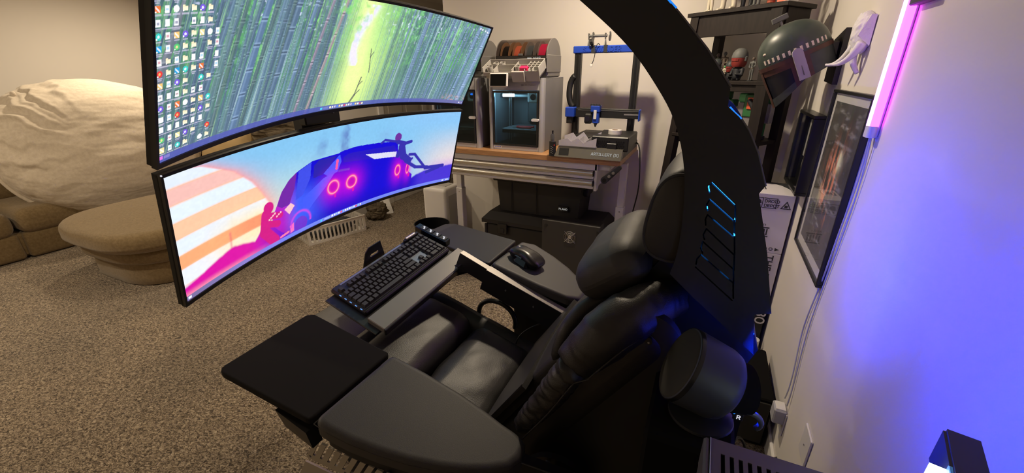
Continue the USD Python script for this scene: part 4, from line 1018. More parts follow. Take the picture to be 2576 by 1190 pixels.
so, xs = wall_frame('shadow_box', 2.235, 2.60, -.548, -.188, .05, .014, 'small deep black shadow box with a pale card, left of the large print', 'picture', 'frame_black')
part(so, 'glass', cb((XR - .042, 2.249, -.534), (XR - .040, 2.586, -.202), .0003), 'frame_glass')
cd = part(so, 'photo_card', cb((XR - .0105, 2.36, -.40), (XR - .0080, 2.50, -.225), .0005), 'organizer_grey')
part(cd, 'photo_figure', cb((XR - .0115, 2.395, -.385), (XR - .0104, 2.455, -.25), .0003), 'fig_dark')
part(so, 'plaque', [cb((XR - .0105, 2.39, -.455), (XR - .0080, 2.47, -.415), .0005)], 'mat_board', label='small pale plaque under the card')
part(so, 'plaque_print', cb((XR - .0115, 2.40, -.45), (XR - .0104, 2.455, -.42), .0003), 'spool_card')

# LED tube standing upright on the wall
lt = thing('light_tube', 'glowing pink violet light tube mounted upright on the right wall', 'light', (.445, 1.597, -.19))
part(lt, 'housing', cb((.444, 1.578, -.19), (XR - .0005, 1.616, .52), .003), 'tube_base')
part(lt, 'diffuser', hull(np.vstack([cyl((.438, 1.596 + s, -.158), (.438, 1.596 + s, .52), .0115, 20)[0] for s in (0, .010)])), 'tube_glow', smooth=40)
part(lt, 'diffuser_edge', hull(np.vstack([cyl((.441, 1.584 + s, -.158), (.441, 1.584 + s, .52), .0105, 20)[0] for s in (0, .006)])), 'tube_pink', smooth=40, label='pink side of the glowing diffuser')
part(lt, 'end_cap', hull(np.vstack([cyl((.439, 1.585 + s, -.190), (.439, 1.585 + s, -.157), .0125, 20)[0] for s in (0, .021)])), 'white_plastic', smooth=40)
part(lt, 'wall_clip', cb((.43, 1.45, .155), (XR - .0005, 1.575, .172), .003), 'fig_dark')
for k, (pts, r) in enumerate((([(.443, 1.602, -.19), (.448, 1.604, -.30), (.450, 1.635, -.52), (.450, 1.66, -.72), (.450, 1.70, -.95), (.449, 1.665, -1.08), (.446, 1.65, -1.24)], .0028), ([(.443, 1.588, -.19), (.448, 1.582, -.30), (.451, 1.60, -.52), (.451, 1.63, -.72), (.451, 1.645, -.95), (.450, 1.62, -1.10), (.448, 1.605, -1.24)], .0024))):
    solo('wall_cable', tube(spline(pts, 50), r, 6), 'cable_white', ('thin white cable nearer the picture' if k == 0 else 'thinner white cable nearer the camera') + ' running down from the pink light tube', 'cable', smooth=True)

# plaster elephant head
def elephant():
    def K(m, k=.70, o=(.4545, 1.955, .095)):
        v, f = arr(m); return (v - o) * k + np.array([.4545, 1.975, .098]), f
    t = thing('elephant_head', 'white sculpted elephant head with two tusks hanging on the right wall', 'wall ornament', (XR, 2.0, .0))
    v, f = ellipsoid((0, 0, 0), (.045, .085, .10), None, 4)
    v[:, 1] *= 1 - .35 * (v[:, 2] < 0) * np.abs(v[:, 2]) / .10
    v = v + (np.abs(meshkit.fbm(v * 38, 3, 17) - .5) * .03)[:, None] * v / np.maximum(np.linalg.norm(v, axis=1, keepdims=True), 1e-6)
    v[:, 0] = np.minimum(v[:, 0], .02)
    part(t, 'head', K(move((v, f), rot('x', -.5), (.434, 1.97, .125))), 'plaster_white', smooth=True)
    part(t, 'forehead_plate', K(hull([(.43, 1.885, .20), (.452, 1.885, .20), (.43, 1.99, .185), (.452, 1.99, .185), (.40, 1.90, .11), (.452, 1.88, .06), (.40, 1.97, .10), (.452, 1.97, .05)])), 'plaster_white')
    part(t, 'trunk', K(tube(spline([(.425, 1.965, .06), (.418, 1.955, .0), (.43, 1.93, -.04), (.442, 1.915, -.065)], 16), np.linspace(.022, .009, 16), 10)), 'plaster_white', smooth=True)
    for y, dx in ((1.90, 0), (2.02, .0)):
        part(t, 'tusk', K(tube(spline([(.425, y, .075), (.405, y + .005, .03), (.375, y + .04, -.012), (.335, y + .085, -.022)], 18), np.linspace(.023, .006, 18), 10)), 'plaster_white', smooth=True)
elephant()

# generic display helmet on a black wall bracket
def helmet():
    c = np.array([.285, 2.29, .060]); K = .90
    T = rot('y', -.46)
    put = lambda m: (lambda v, f: (v * K @ T.T + c, f))(*arr(m))
    t = thing('display_helmet', 'dark green display helmet with maroon band and pale tick marks on a wall bracket', 'helmet', (.30, 2.29, -.10))
    n, m = 72, 40
    def rad(z):
        q = np.clip(z / .150, -1, 1)
        return (1 - np.maximum(q, 0) ** 2.5) ** .5 * (1 - .04 * np.minimum(q, 0) ** 2)
    def skin(a0, a1, top, bot, g, name, mt, na=None, nz=20):
        """A piece of the helmet's side between two angles; top(a), bot(a) give its upper and lower edge."""
        na = na or max(6, int((a1 - a0) * 14)); aa = np.linspace(a0, a1, na); q = np.linspace(0, 1, nz)
        out = []
        for gg in (g, g - .006):
            Z = top(aa)[:, None] * (1 - q) + bot(aa)[:, None] * q
            r = rad(Z)
            V = np.stack([np.cos(aa)[:, None] * (.150 * r + gg), np.sin(aa)[:, None] * (.118 * r + gg), Z], -1).reshape(-1, 3)
            i, j = np.meshgrid(np.arange(na - 1), np.arange(nz - 1), indexing='ij')
            F = np.stack([i * nz + j, i * nz + j + 1, (i + 1) * nz + j + 1, (i + 1) * nz + j], -1).reshape(-1, 4)
            out.append((V, F if gg == g else F[:, ::-1]))
        part(t, name, put(out), mt, smooth=50)
    con = lambda z: (lambda a: np.full(np.shape(a), z))
    bot = lambda a: -.120 + .095 * np.cos(a) * (np.cos(a) < 0) * .9 + .02 * np.cos(a) * (np.cos(a) > 0)
    zz = np.linspace(-.004, .1499, m); a = np.linspace(0, 2 * math.pi, n, endpoint=False)
    V = np.vstack([np.stack([np.cos(a) * .150 * rad(z), np.sin(a) * .118 * rad(z), np.full(n, z)], 1) for z in zz])
    i, j = np.meshgrid(np.arange(m - 1), np.arange(n), indexing='ij')
    F = np.stack([i * n + j, i * n + (j + 1) % n, (i + 1) * n + (j + 1) % n, (i + 1) * n + j], -1).reshape(-1, 4)
    F = np.vstack([F[:, [0, 1, 2]], F[:, [0, 2, 3]]]); N = len(V); V = np.vstack([V, [0, 0, .15]]); k = np.arange(n)
    F = np.vstack([F, np.stack([np.full(n, N), (m - 1) * n + k, (m - 1) * n + (k + 1) % n], 1)])
    part(t, 'dome', put((V, F)), 'helmet_green', smooth=50)
    skin(-math.pi, math.pi, con(-.002), con(-.022), .0035, 'band', 'helmet_maroon', 90, 6)
    skin(-1.32, 1.32, con(-.020), bot, .0, 'rear_shell', 'helmet_cheek')
    for s in (-1, 1):
        A = lambda x, y: (min(s * x, s * y), max(s * x, s * y))
        skin(*A(1.30, 1.46), con(-.020), bot, .001, 'side_strip', 'helmet_maroon')
        skin(*A(1.44, 1.72), con(-.020), bot, -.001, 'pod_seat', 'helmet_cheek')
        skin(*A(1.70, 1.84), con(-.020), bot, .001, 'side_strip', 'helmet_maroon')
        skin(*A(1.82, 2.86), con(-.046), lambda x: bot(x) * .80 - .004, -.003, 'visor', 'helmet_visor')
        skin(*A(1.82, 2.86), con(-.020), con(-.048), .0, 'brow', 'helmet_maroon')
        skin(*A(1.82, 2.86), lambda x: bot(x) * .80, bot, .001, 'chin_guard', 'helmet_cheek')
        p = part(t, 'ear_pod', put(hull(np.vstack([cyl((-.002, s * .110, .004), (-.002, s * .138, .004), .021, 18)[0], [(x, s * y, -.118) for x in (-.023, .020) for y in (.104, .130)]]))), 'helmet_pod', smooth=35)
        part(p, 'pod_groove', put(cb((-.004, s * .131 - .004, -.10), (.000, s * .131 + .004, -.01), .001)), 'fig_grey')
        for k in range(13):
            a1 = s * (math.pi / 2 + .98 - .158 * k); z = .018
            part(t, 'tick_mark', put(move(cb((-.004, -.0050, -.0105), (.0012, .0050, .0105), .0006), rot('z', a1), (math.cos(a1) * .150 * rad(z), math.sin(a1) * .118 * rad(z), z))), 'pale_mark')
    skin(2.84, 2 * math.pi - 2.84, con(-.020), bot, .002, 'front_strip', 'helmet_maroon')
    part(t, 'antenna_stem', put(cb((-.004, .095, .0), (.006, .107, .185), .002)), 'helmet_pod')
    part(t, 'antenna_block', put(cb((-.035, .087, .172), (.035, .111, .198), .003)), 'fig_grey')
    part(t, 'dent', put(ellipsoid((-.108, -.062, .055), (.016, .010, .008), None, 2)), 'bone', smooth=True)
    w = thing('helmet_bracket', 'black angular wall bracket holding the helmet', 'bracket', (XR, 2.32, .05))
    part(w, 'wall_plate', hull([(.437, 2.235, .155), (XR - .0005, 2.235, .155), (.437, 2.235, -.06), (XR - .0005, 2.235, -.06), (.437, 2.40, .12), (XR - .0005, 2.40, .12), (.437, 2.40, -.05), (XR - .0005, 2.40, -.05)]), 'black_satin')
    part(w, 'arm', cb((.40, 2.26, .03), (.437, 2.33, .11), .006), 'black_satin')
helmet()
# ================================================================== the reclining cockpit chair
YC = .855
ck = thing('cockpit_chair', 'black reclined leather gaming cockpit chair with a tall arch behind the seat', 'gaming chair', (-.35, YC, FZ))
padz = lambda x, y: -.605 - .249 * (x + .6)
flapz = lambda x, y: -.609 - .167 * (x + .6)
near_pad = [(-.59, .595), (-.498, .598), (-.403, .596), (-.339, .589), (-.297, .582), (-.264, .579), (-.242, .571), (-.235, .556), (-.234, .53), (-.245, .502), (-.275, .475), (-.311, .45), (-.348, .43), (-.404, .407), (-.459, .391), (-.515, .379), (-.56, .374), (-.594, .373)]
far_pad = [(-.604, 1.112), (-.591, 1.342), (-.541, 1.366), (-.452, 1.337), (-.38, 1.30), (-.31, 1.245), (-.285, 1.19), (-.29, 1.14), (-.331, 1.116), (-.427, 1.108), (-.509, 1.110)]
def inset(p, d): return list(Polygon(p).buffer(-d).exterior.coords)[:-1]
for nm, pad in (('near', near_pad), ('far', far_pad)):
    q = part(ck, 'armrest_pad', slab(pad, .030, .012, padz, n=140), 'leather_pad', smooth=50, label=('grey leather armrest pad nearest the camera' if nm == 'near' else 'grey leather armrest pad carrying the mouse'))
    ring = np.array(list(Polygon(pad).buffer(-.0015).exterior.coords))
    part(q, 'pad_piping', tube([(x, y, padz(x, y) - .011) for x, y in ring], .0016, 5, False), 'stitch', smooth=True)
    part(ck, 'armrest_housing', slab(inset(pad, .012), .035 if nm == 'near' else .022, .004, lambda x, y: padz(x, y) - .029, n=80), 'black_matte', smooth=40)
near_flap = [(-.850, .585), (-.838, .599), (-.597, .594), (-.600, .372), (-.834, .362), (-.846, .372)]
far_flap = [(-1.02, 1.29), (-1.0, 1.425), (-.955, 1.445), (-.611, 1.342), (-.612, 1.112), (-1.0, 1.27)]
fflapz = lambda x, y: -.608 + .047 * (x + .6)
q = part(ck, 'armrest_flap', slab(near_flap, .012, .004, flapz, n=100), 'flap_cloth', smooth=50, label='matte black fold-out flap in front of the near armrest')
part(ck, 'armrest_flap', slab(far_flap, .014, .006, fflapz, n=100), 'flap_hide', smooth=50, label='dark grey fold-out flap in front of the far armrest')
part(ck, 'flap_case', slab([(-.80, .575), (-.61, .58), (-.61, .392), (-.79, .385)], .05, .003, lambda x, y: flapz(x, y) - .013, n=60, bot=.012), 'black_matte', smooth=40)
part(ck, 'flap_case', slab([(-.85, 1.34), (-.63, 1.30), (-.63, 1.14), (-.85, 1.24)], .05, .003, lambda x, y: fflapz(x, y) - .015, n=60, bot=.012), 'black_matte', smooth=40)
part(ck, 'flap_lever', hull([(-.70, .372, -.625), (-.61, .366, -.640), (-.70, .39, -.625), (-.61, .39, -.640), (-.68, .372, -.66), (-.60, .366, -.675), (-.68, .39, -.66), (-.60, .39, -.675)]), 'black_satin')
# slotted metal plates under the near armrest
def comb(x0, z0, x1, z1, dx, dz, n):
    P = lambda s, h: (x0 + (x1 - x0) * s + dx * h, z0 + (z1 - z0) * s + dz * h)
    poly = Polygon([P(0, 0), P(1, 0), P(1, 1), P(0, 1)])
    cut = [Polygon([P((k + .62) / n, -.1), P((k + .95) / n, -.1), P((k + .95) / n, .74), P((k + .62) / n, .74)]) for k in range(n)]
    cut.append(Point(P(.045, .86)).buffer(.0035)); cut.append(Point(P(.52, .86)).buffer(.0035))
    return extrude(poly.difference(unary_union(cut)), .398, .402)
part(ck, 'slotted_plate', comb(-.643, -.708, -.43, -.700, -.040, -.066, 10), 'comb_metal', label='pale slotted metal plate under the near armrest')
part(ck, 'slotted_plate', comb(-.690, -.790, -.47, -.780, -.040, -.066, 1), 'comb_metal', label='lower pale metal plate under the near armrest')
part(ck, 'armrest_column', cb((-.60, .43, -1.2), (-.36, .50, -.76), .006), 'black_matte')
part(ck, 'armrest_column', cb((-.56, 1.20, -1.2), (-.36, 1.28, -.75), .006), 'black_matte')
part(ck, 'armrest_bracket', hull([(-.25, .53, -.705), (-.13, .60, -.79), (-.25, .55, -.705), (-.13, .62, -.79), (-.28, .53, -.78), (-.16, .60, -.9), (-.28, .55, -.78), (-.16, .62, -.9)]), 'black_matte')
part(ck, 'bracket_edge', tube([(-.25, .527, -.7045), (-.19, .562, -.747), (-.13, .597, -.7895)], .0012, 5), 'holder_grey')
# seat
Rs = rot('y', .30)
def seatpt(x, y, dz): return np.array([x, y, -.80 - .33 * (x + .62) + dz])
part(ck, 'seat_cushion', puff(seatpt(-.742, YC - .03, -.055), (.105, .225, .065), .05, Rs, bulge=.22, wrinkle=.008, wscale=12, seed=2, m=14), 'leather', smooth=True)
part(ck, 'seat_cushion', puff(seatpt(-.525, YC - .03, -.055), (.118, .225, .065), .05, Rs, bulge=.22, wrinkle=.014, wscale=16, seed=5, m=16), 'leather', smooth=True)
part(ck, 'seat_front_roll', puff(seatpt(-.835, YC - .02, -.062), (.045, .25, .062), .043, Rs @ rot('y', -.35), bulge=.08, m=10), 'leather', smooth=True)
for y in (YC + .205, YC - .262):
    part(ck, 'seat_bolster', puff(seatpt(-.625, y, -.062), (.240, .046, .062), .044, Rs, bulge=.10, wrinkle=.008, wscale=10, seed=8, m=12), 'leather_soft', smooth=True)
part(ck, 'seat_base', cb((-.84, YC - .24, -1.02), (-.30, YC + .25, -.90), .03), 'black_matte')
h0 = spline([(-.672, 1.138, -.835), (-.655, 1.145, -.79), (-.592, 1.148, -.775), (-.538, 1.145, -.805), (-.525, 1.138, -.86)], 24)
part(ck, 'grab_loop', tube(h0, .009, 10), 'black_satin', smooth=True)
part(ck, 'leg_rest', puff((-.985, .83, -.80), (.15, .15, .045), .035, rot('y', -.06), bulge=.2, m=8), 'leather_soft', smooth=True)
part(ck, 'leg_rest_arm', cb((-.92, .80, -1.0), (-.80, .90, -.85), .01), 'black_matte')
# backrest: columns of Rb are front normal, sideways, up along the recline
n_ = np.array([-.834, 0, .552]); u_ = np.array([.552, 0, .834]); Rb = np.stack([n_, [0, -1, 0], u_], 1)
def bp(n, y, u): return np.array([-.25, 0, -.64]) + n_ * n + u_ * u + np.array([0, y, 0])
part(ck, 'backrest', puff(bp(-.065, YC, -.01), (.06, .192, .30), .045, Rb, bulge=.15, axis=0, m=10), 'leather_soft', smooth=True)
part(ck, 'back_panel', puff(bp(.0, YC + .02, -.09), (.022, .185, .175), .018, Rb, bulge=.5, axis=0, wrinkle=.006, wscale=14, seed=3, m=12), 'leather_soft', smooth=True)
def roll(pts, rad, n, wr, seed):
    P = spline(pts, n); R_ = np.interp(np.linspace(0, 1, n), np.linspace(0, 1, len(rad)), rad); k = np.arange(n)
    R_ = R_ * (1 + wr * (.7 * np.sin(k * .62 + 1.1 * np.sin(k * .23 + seed)) + .5 * np.sin(k * 1.13 + 2 * np.sin(k * .11))))
    R_[:4] *= np.linspace(.45, 1, 4); R_[-4:] *= np.linspace(1, .6, 4)
    return P, tube(P, R_, 26)
A0 = [(-.275, .62, -.72), (-.254, .62, -.684), (-.212, .62, -.613), (-.181, .62, -.552), (-.160, .622, -.515)]
A1 = [(-.172, .635, -.535), (-.150, .645, -.500), (-.124, .655, -.467), (-.100, .672, -.442), (-.072, .70, -.425), (-.040, .75, -.420), (-.008, .80, -.425)]
mir = lambda L: [(x, 2 * YC - y, z) for x, y, z in L]
for fl in (lambda L: L, mir):
    P, m_ = roll(fl(A0), [.020, .024, .028, .030, .030], 80, .045, 1)
    m_ = (m_[0] + (meshkit.fbm(m_[0] * (60, 30, 60), 3, 14) - .5)[:, None] * .010, m_[1])
    q = part(ck, 'side_roll', m_, 'leather', smooth=True, label='ruffled lower side roll of the backrest')
    P2, m2_ = roll(fl(A1), [.036, .044, .050, .050, .046, .042, .038], 70, .012, 3)
    m2_ = (m2_[0] + (meshkit.fbm(m2_[0] * (34, 26, 34), 3, 15) - .5)[:, None] * .012, m2_[1])
    q2 = part(ck, 'shoulder_roll', m2_, 'leather', smooth=True, label='thick upper side roll wrapping over the shoulder')
    s_ = -1 if fl is not mir else 1
    st = np.vstack([P[4:76] + np.array([.012, s_ * .0275, -.010]), P2[8:48] + np.array([.024, s_ * .043, -.016])])
    part(q2, 'stitched_seam', tube(st, .0016, 5), 'stitch', smooth=True)
part(ck, 'top_band', roll([(-.226, .70, -.590), (-.214, .72, -.525), (-.187, .745, -.478), (-.141, .78, -.450), (-.058, .82, -.436)], [.012, .017, .019, .019, .016], 50, .01, 2)[1], 'leather_soft', smooth=True)
part(ck, 'top_band', roll(mir([(-.226, .70, -.590), (-.214, .72, -.525), (-.187, .745, -.478), (-.141, .78, -.450), (-.058, .82, -.436)]), [.012, .017, .019, .019, .016], 50, .01, 2)[1], 'leather_soft', smooth=True)
pf = [bp(.030, .66, -.235), bp(.034, .655, -.12), bp(.032, .66, -.02)]
part(ck, 'panel_flap', hull([bp(.018, .66, -.245), bp(.026, .66, -.245), bp(.018, .655, -.02), bp(.030, .655, -.02), bp(.018, 1.05, -.245), bp(.03, 1.05, -.245), bp(.018, 1.055, -.02), bp(.034, 1.055, -.02), bp(.030, .80, -.25), bp(.036, .85, -.02)]), 'leather_soft', smooth=40)
part(ck, 'flap_stitch', tube([bp(.0275, .662, -.24), bp(.031, .659, -.02)], .0013, 5), 'stitch', smooth=True)
part(ck, 'headrest', puff((-.025, .868, -.243), (.050, .140, .090), (.046, .03, .07), rot('y', .16), bulge=.12, axis=0, m=10), 'leather_pad', smooth=True, label='padded headrest half hidden by the arch')
part(ck, 'headrest_side', puff((-.028, .7265, -.240), (.046, .006, .078), (.036, .0055, .055), rot('y', .16), bulge=.6, axis=1, m=8), 'leather_soft', smooth=True)
a = np.linspace(0, 2 * math.pi, 50)
sq = lambda c: np.sign(c) * np.abs(c) ** .75
part(ck, 'headrest_piping', tube([np.array([-.028, .726, -.240]) + rot('y', .16) @ np.array([.047 * sq(math.cos(q)), 0, .079 * sq(math.sin(q))]) for q in a], .003, 6, False), 'stitch', smooth=True)
part(ck, 'neck_pillow', puff((-.138, .885, -.383), (.084, .155, .048), (.055, .06, .044), rot('y', -.66), bulge=.16, wrinkle=.006, wscale=18, seed=4, m=12), 'leather_pad', smooth=True, label='puffy grey leather neck pillow')
part(ck, 'pillow_seam', tube([np.array([-.138, .885, -.393]) + rot('y', -.60) @ np.array([.080 * sq(math.cos(q)), .148 * sq(math.sin(q)), -.004]) for q in a], .0028, 6, False), 'stitch', smooth=True)
part(ck, 'headrest_support', hull([(-.06, .80, -.33), (-.01, .80, -.31), (-.07, .80, -.40), (.01, .80, -.40), (-.06, .95, -.33), (-.01, .95, -.31), (-.07, .95, -.40), (.01, .95, -.40)]), 'leather_pad')
# arch of two side plates with a skin between them
ain = [(-.226, .112), (-.166, .064), (-.12, .021), (-.085, -.022), (-.056, -.065), (-.036, -.113), (-.025, -.157), (-.018, -.224), (-.017, -.282), (-.024, -.336)]
abot = [(.017, -.371), (.061, -.405), (.097, -.435), (.13, -.461)]
aout = [(.125, -.435), (.117, -.383), (.14, -.375), (.114, -.272), (.084, -.176), (.09, -.164), (.07, -.115), (.053, -.084), (.038, -.065), (.02, -.05), (.019, -.026), (-.019, .025), (-.057, .067), (-.083, .094)]
boom = [(-.15, .155), (-.25, .225), (-.40, .29), (-.60, .335), (-.85, .36), (-1.10, .36), (-1.34, .34), (-1.34, .26), (-1.10, .285), (-.85, .285), (-.62, .265), (-.45, .225), (-.33, .175)]
smooth_in = [tuple(p) for p in spline(ain, 40)]
AR = Polygon(smooth_in + abot + aout + boom).buffer(0)
slots = dict(
    A=[(.016, -.182), (.013, -.173), (.017, -.166), (.056, -.199), (.060, -.225)], B=[(.018, -.212), (.015, -.202), (.018, -.193), (.059, -.225), (.064, -.252)],
    C=[(.019, -.237), (.017, -.227), (.019, -.219), (.064, -.252), (.069, -.28)], D=[(.021, -.262), (.018, -.254), (.021, -.243), (.069, -.282), (.073, -.309)],
    E=[(.022, -.287), (.018, -.279), (.019, -.266), (.072, -.307), (.077, -.334)], F=[(.015, -.309), (.015, -.299), (.02, -.29), (.076, -.332), (.081, -.36)], G=[(.015, -.3145), (.08, -.3645)])
cutl = unary_union([LineString(p).buffer(.0012, 3) for p in slots.values()])
npl = part(ck, 'arch_plate', extrude(AR.difference(cutl), .71, .722), 'arch_black', label='flat black arch plate facing the camera with thin slanted slots')
part(ck, 'arch_plate', extrude(AR, .988, 1.0), 'arch_black')
fill = AR.buffer(-.013)
part(ck, 'arch_core', extrude(fill.difference(Polygon([(.005, -.155), (.075, -.155), (.095, -.38), (.0, -.33)])), .722, .988), 'black_matte')
part(ck, 'slot_backing', extrude(Polygon([(.003, -.153), (.07, -.153), (.09, -.378), (.002, -.328)]), .732, .74), 'black_matte')
lit = [((.017, -.166), (.056, -.199)),  ((.016, -.183), (.0135, -.175)), ((.018, -.193), (.059, -.225)), ((.016, -.213), (.018, -.209)), ((.032, -.229), (.064, -.252)), ((.017, -.289), (.022, -.293)), ((.02, -.29), (.033, -.300)), ((.058, -.3185), (.070, -.328))]
for p_ in lit:
    part(npl, 'slot_light', extrude(LineString(p_).buffer(.0016, 2), .7225, .7245), 'led_slot')
# blue strips in the open back edge of the arch, shining on the wall
rear = [(.004, -.022), (.012, -.048), (.040, -.085), (.062, -.14), (.078, -.19), (.103, -.28), (.108, -.36)]
for y in (.775, .935):
    part(ck, 'led_strip', tube([(x - .003, y, z) for x, z in rear], .0035, 6), 'led_blue', smooth=True)
part(ck, 'edge_light', tube([(.0225, .713, -.0515), (.0300, .713, -.059), (.0405, .713, -.0675)], .0022, 6), 'led_cyan', smooth=True)
part(ck, 'edge_trim', tube([(.0405, .713, -.0675), (.054, .713, -.0845), (.071, .713, -.115), (.0905, .713, -.164)], .0022, 6), 'holder_grey', smooth=True)
part(ck, 'edge_trim', tube([(-.086, .713, .0985), (-.058, .713, .0695), (-.0195, .713, .0275), (.0195, .713, -.0235)], .0020, 6), 'holder_grey', smooth=True)
part(ck, 'edge_light', tube([(-.098, .713, .110), (-.082, .713, .0945), (-.07, .713, .083)], .0022, 6), 'led_cyan', smooth=True)
part(ck, 'recess_light', tube([(.070, .748, -.398), (.105, .748, -.428), (.128, .748, -.444)], .0035, 6), 'recess_blue', smooth=True)
# lower shells
part(ck, 'recess_panel', extrude(Polygon([(-.035, -.325), (.017, -.365), (.135, -.46), (.150, -.50), (.135, -.545), (-.20, -.66), (-.14, -.50)]), .79, .94), 'arch_black')
part(ck, 'side_shell', extrude(unary_union([Point(-.045, -.467).buffer(.061, 24), Polygon([(-.10, -.452), (-.171, -.602), (-.266, -.753), (-.295, -.90), (-.30, -1.50), (.13, -1.50), (.13, -.53), (.012, -.455)])]), .675, .695), 'arch_black')
part(ck, 'side_shell', extrude(Polygon([(-.10, -.452), (-.171, -.602), (-.266, -.753), (-.295, -.90), (-.30, -1.50), (.13, -1.50), (.13, -.53), (.012, -.455)]), 1.045, 1.065), 'arch_black')
q = part(ck, 'hinge_screw', cyl((-.042, .667, -.457), (-.042, .675, -.457), .008, 14), 'black_gloss', smooth=40)
part(q, 'screw_tip', cyl((-.0405, .666, -.459), (-.0405, .6672, -.459), .002, 8), 'screw')
part(ck, 'hinge_disc', [cyl((-.19, .630, -.87), (-.19, .645, -.87), .082, 36), cyl((-.19, .625, -.87), (-.19, .631, -.87), .05, 30)], 'black_satin', smooth=40)
part(ck, 'hinge_bolt', [cyl((-.21 + .018 * k, .617, -.80 - .012 * k), (-.21 + .018 * k, .626, -.80 - .012 * k), .006, 10) for k in range(3)], 'holder_grey')
part(ck, 'pedestal', cb((-.02, .515, FZ + .06), (.108, 1.21, -.5195), .006), 'black_velvet')
part(ck, 'base_column', cb((-.55, .68, FZ + .06), (-.05, 1.03, -.98), .02), 'black_matte')
for y in (.60, 1.08):
    part(ck, 'base_rail', cb((-1.05, y - .03, FZ), (.20, y + .03, FZ + .07), .015), 'black_matte')
# beam that carries the keyboard tray
def beam(x0, z0, x1, z1, y0, y1, h, name, top):
    d = np.array([x1 - x0, z1 - z0]); d = d / np.linalg.norm(d); nrm = np.array([d[1], -d[0]])
    if nrm[1] > 0: nrm = -nrm
    P = [(x0, z0), (x1, z1), (x1 + nrm[0] * h, z1 + nrm[1] * h), (x0 + nrm[0] * h, z0 + nrm[1] * h)]
    q = part(ck, name, extrude(Polygon(P), y0, y1), 'black_satin')
    T = [(x0, z0), (x1, z1), (x1 - nrm[0] * .002, z1 - nrm[1] * .002), (x0 - nrm[0] * .002, z0 - nrm[1] * .002)]
    part(q, 'beam_top', extrude(Polygon(T), y0, y1), 'rail_metal', label='silver top of the tray beam')
    return q
sc = 1.0
beam(-.706, -.576, -.598, -.619, 1.085, 1.108, .055, 'tray_beam', .003)
b2 = beam(-.602, -.616, -.33, -.714, 1.078, 1.109, .080, 'beam_sleeve', .003)
for x, z in ((-.53, -.675), (-.43, -.712)):
    part(b2, 'beam_screw', cyl((x, 1.0745, z), (x, 1.0795, z), .003, 8), 'screw')
solo('desk_cable', tube(spline([(-.38, 1.10, -.765), (-.45, 1.06, -.80), (-.475, 1.04, -.84), (-.468, 1.03, -.875), (-.44, 1.02, -.885), (-.41, 1.03, -.86), (-.38, 1.05, -.83)], 40), .0025, 6), 'cable_black', 'thin black cable looping beside the seat under the tray beam', 'cable', smooth=True)

# keyboard tray (swings on the beam)
FL, BL, FR = .92 * np.array([-.905, .821, -.701]), .92 * np.array([-1.058, .831, -.660]), .92 * np.array([-.859, 1.244, -.638])
KU = FR - FL; KL = np.linalg.norm(KU); KU /= KL
KV = BL - FL; KV -= KU * KV.dot(KU); KD = np.linalg.norm(KV); KV /= KD
KN = np.cross(KV, KU); KN *= np.sign(KN[2])
KR = np.stack([KU, KV, KN], 1)
if np.linalg.det(KR) < 0: KR = np.stack([KU, KV, KN], 1)
def kb(u0, v0, n0, u1, v1, n1, b=.001):
    v, f = arr(cb((u0, v0, n0), (u1, v1, n1), b))
    V = FL + v[:, :1] * KU + v[:, 1:2] * KV + v[:, 2:] * KN
    if np.linalg.det(np.stack([KU, KV, KN])) < 0: f = f[:, ::-1]
    return V, f
part(ck, 'keyboard_tray', kb(-.03, -.075, -.034, KL + .01, KD - .01, -.027, .002), 'black_satin')
wr = part(ck, 'wrist_bar', kb(-.012, -.090, -.030, KL + .025, -.022, -.010, .002), 'silver_bar', label='flat silver wrist bar along the keyboard tray')
part(wr, 'bar_edge', kb(-.012, -.095, -.036, KL + .025, -.088, -.012, .002), 'black_satin')
part(ck, 'tray_arm', hull(np.vstack([kb(KL - .08, -.075, -.055, KL + .01, -.035, -.034)[0], [(-.70, 1.085, -.615), (-.66, 1.10, -.64), (-.68, 1.10, -.63)]])), 'black_matte')
hp = part(ck, 'device_holder', (lambda P, Hh: (lambda v, f: (FL + v[:, :1] * KU + v[:, 2:] * KN + KV * (KD + .006) + v[:, 1:2] * KV, f))(*extrude(P.difference(Hh), 0, .003, 'xz')))(Polygon([(.135, -.03), (.15, .035), (.165, .05), (.215, .05), (.235, -.03)]), LineString([(.175, .012), (.200, .012)]).buffer(.006, 6)), 'black_satin')

# ------------------------------------------------------------------ keyboard
kt = thing('keyboard', 'full size black mechanical keyboard with dark keycaps on the tray', 'keyboard', tuple(FL + KU * KL / 2 + KV * KD / 2 - KN * .027))
part(kt, 'case', kb(0, -.004, -.026, KL, KD, -.010, .004), 'case_plastic')
part(kt, 'top_plate', kb(.004, .004, -.0105, KL - .004, KD - .003, -.0075, .001), 'key_deck')
part(kt, 'silver_strip', [kb(.03, KD - .012, -.0078, KL - .10, KD - .005, -.0068, .0003)], 'key_silver')
part(kt, 'silver_patch', kb(.008 + 15.25 * (KL - .016) / 22.8, .008, -.0078, .008 + 18.3 * (KL - .016) / 22.8, .008 + 3 * (KD - .028) / 6.35, -.0068, .0003), 'key_silver')
part(kt, 'media_bar', kb(KL - .085, KD - .014, -.008, KL - .012, KD - .004, .003, .002), 'case_plastic')
part(kt, 'volume_roller', (lambda a, c: cyl(a, c, .006, 14))(FL + KU * (KL - .075) + KV * (KD - .009) + KN * .003, FL + KU * (KL - .03) + KV * (KD - .009) + KN * .003), 'steel', smooth=40)
def keycap(u, v, w, d, mt='key_plastic'):
    h = .0095; p = []
    for (a, z) in ((0, -.0075), (.0022, h - .0075)):
        p += [(u + a, v + a, z), (u + w - a, v + a, z), (u + a, v + d - a * .6, z), (u + w - a, v + d - a * .6, z)]
    p = np.array(p); V = FL + p[:, :1] * KU + p[:, 1:2] * KV + p[:, 2:] * KN
    part(kt, 'keycap', hull(V), mt)
PX = (KL - .016) / 22.8; PY = (KD - .028) / 6.35
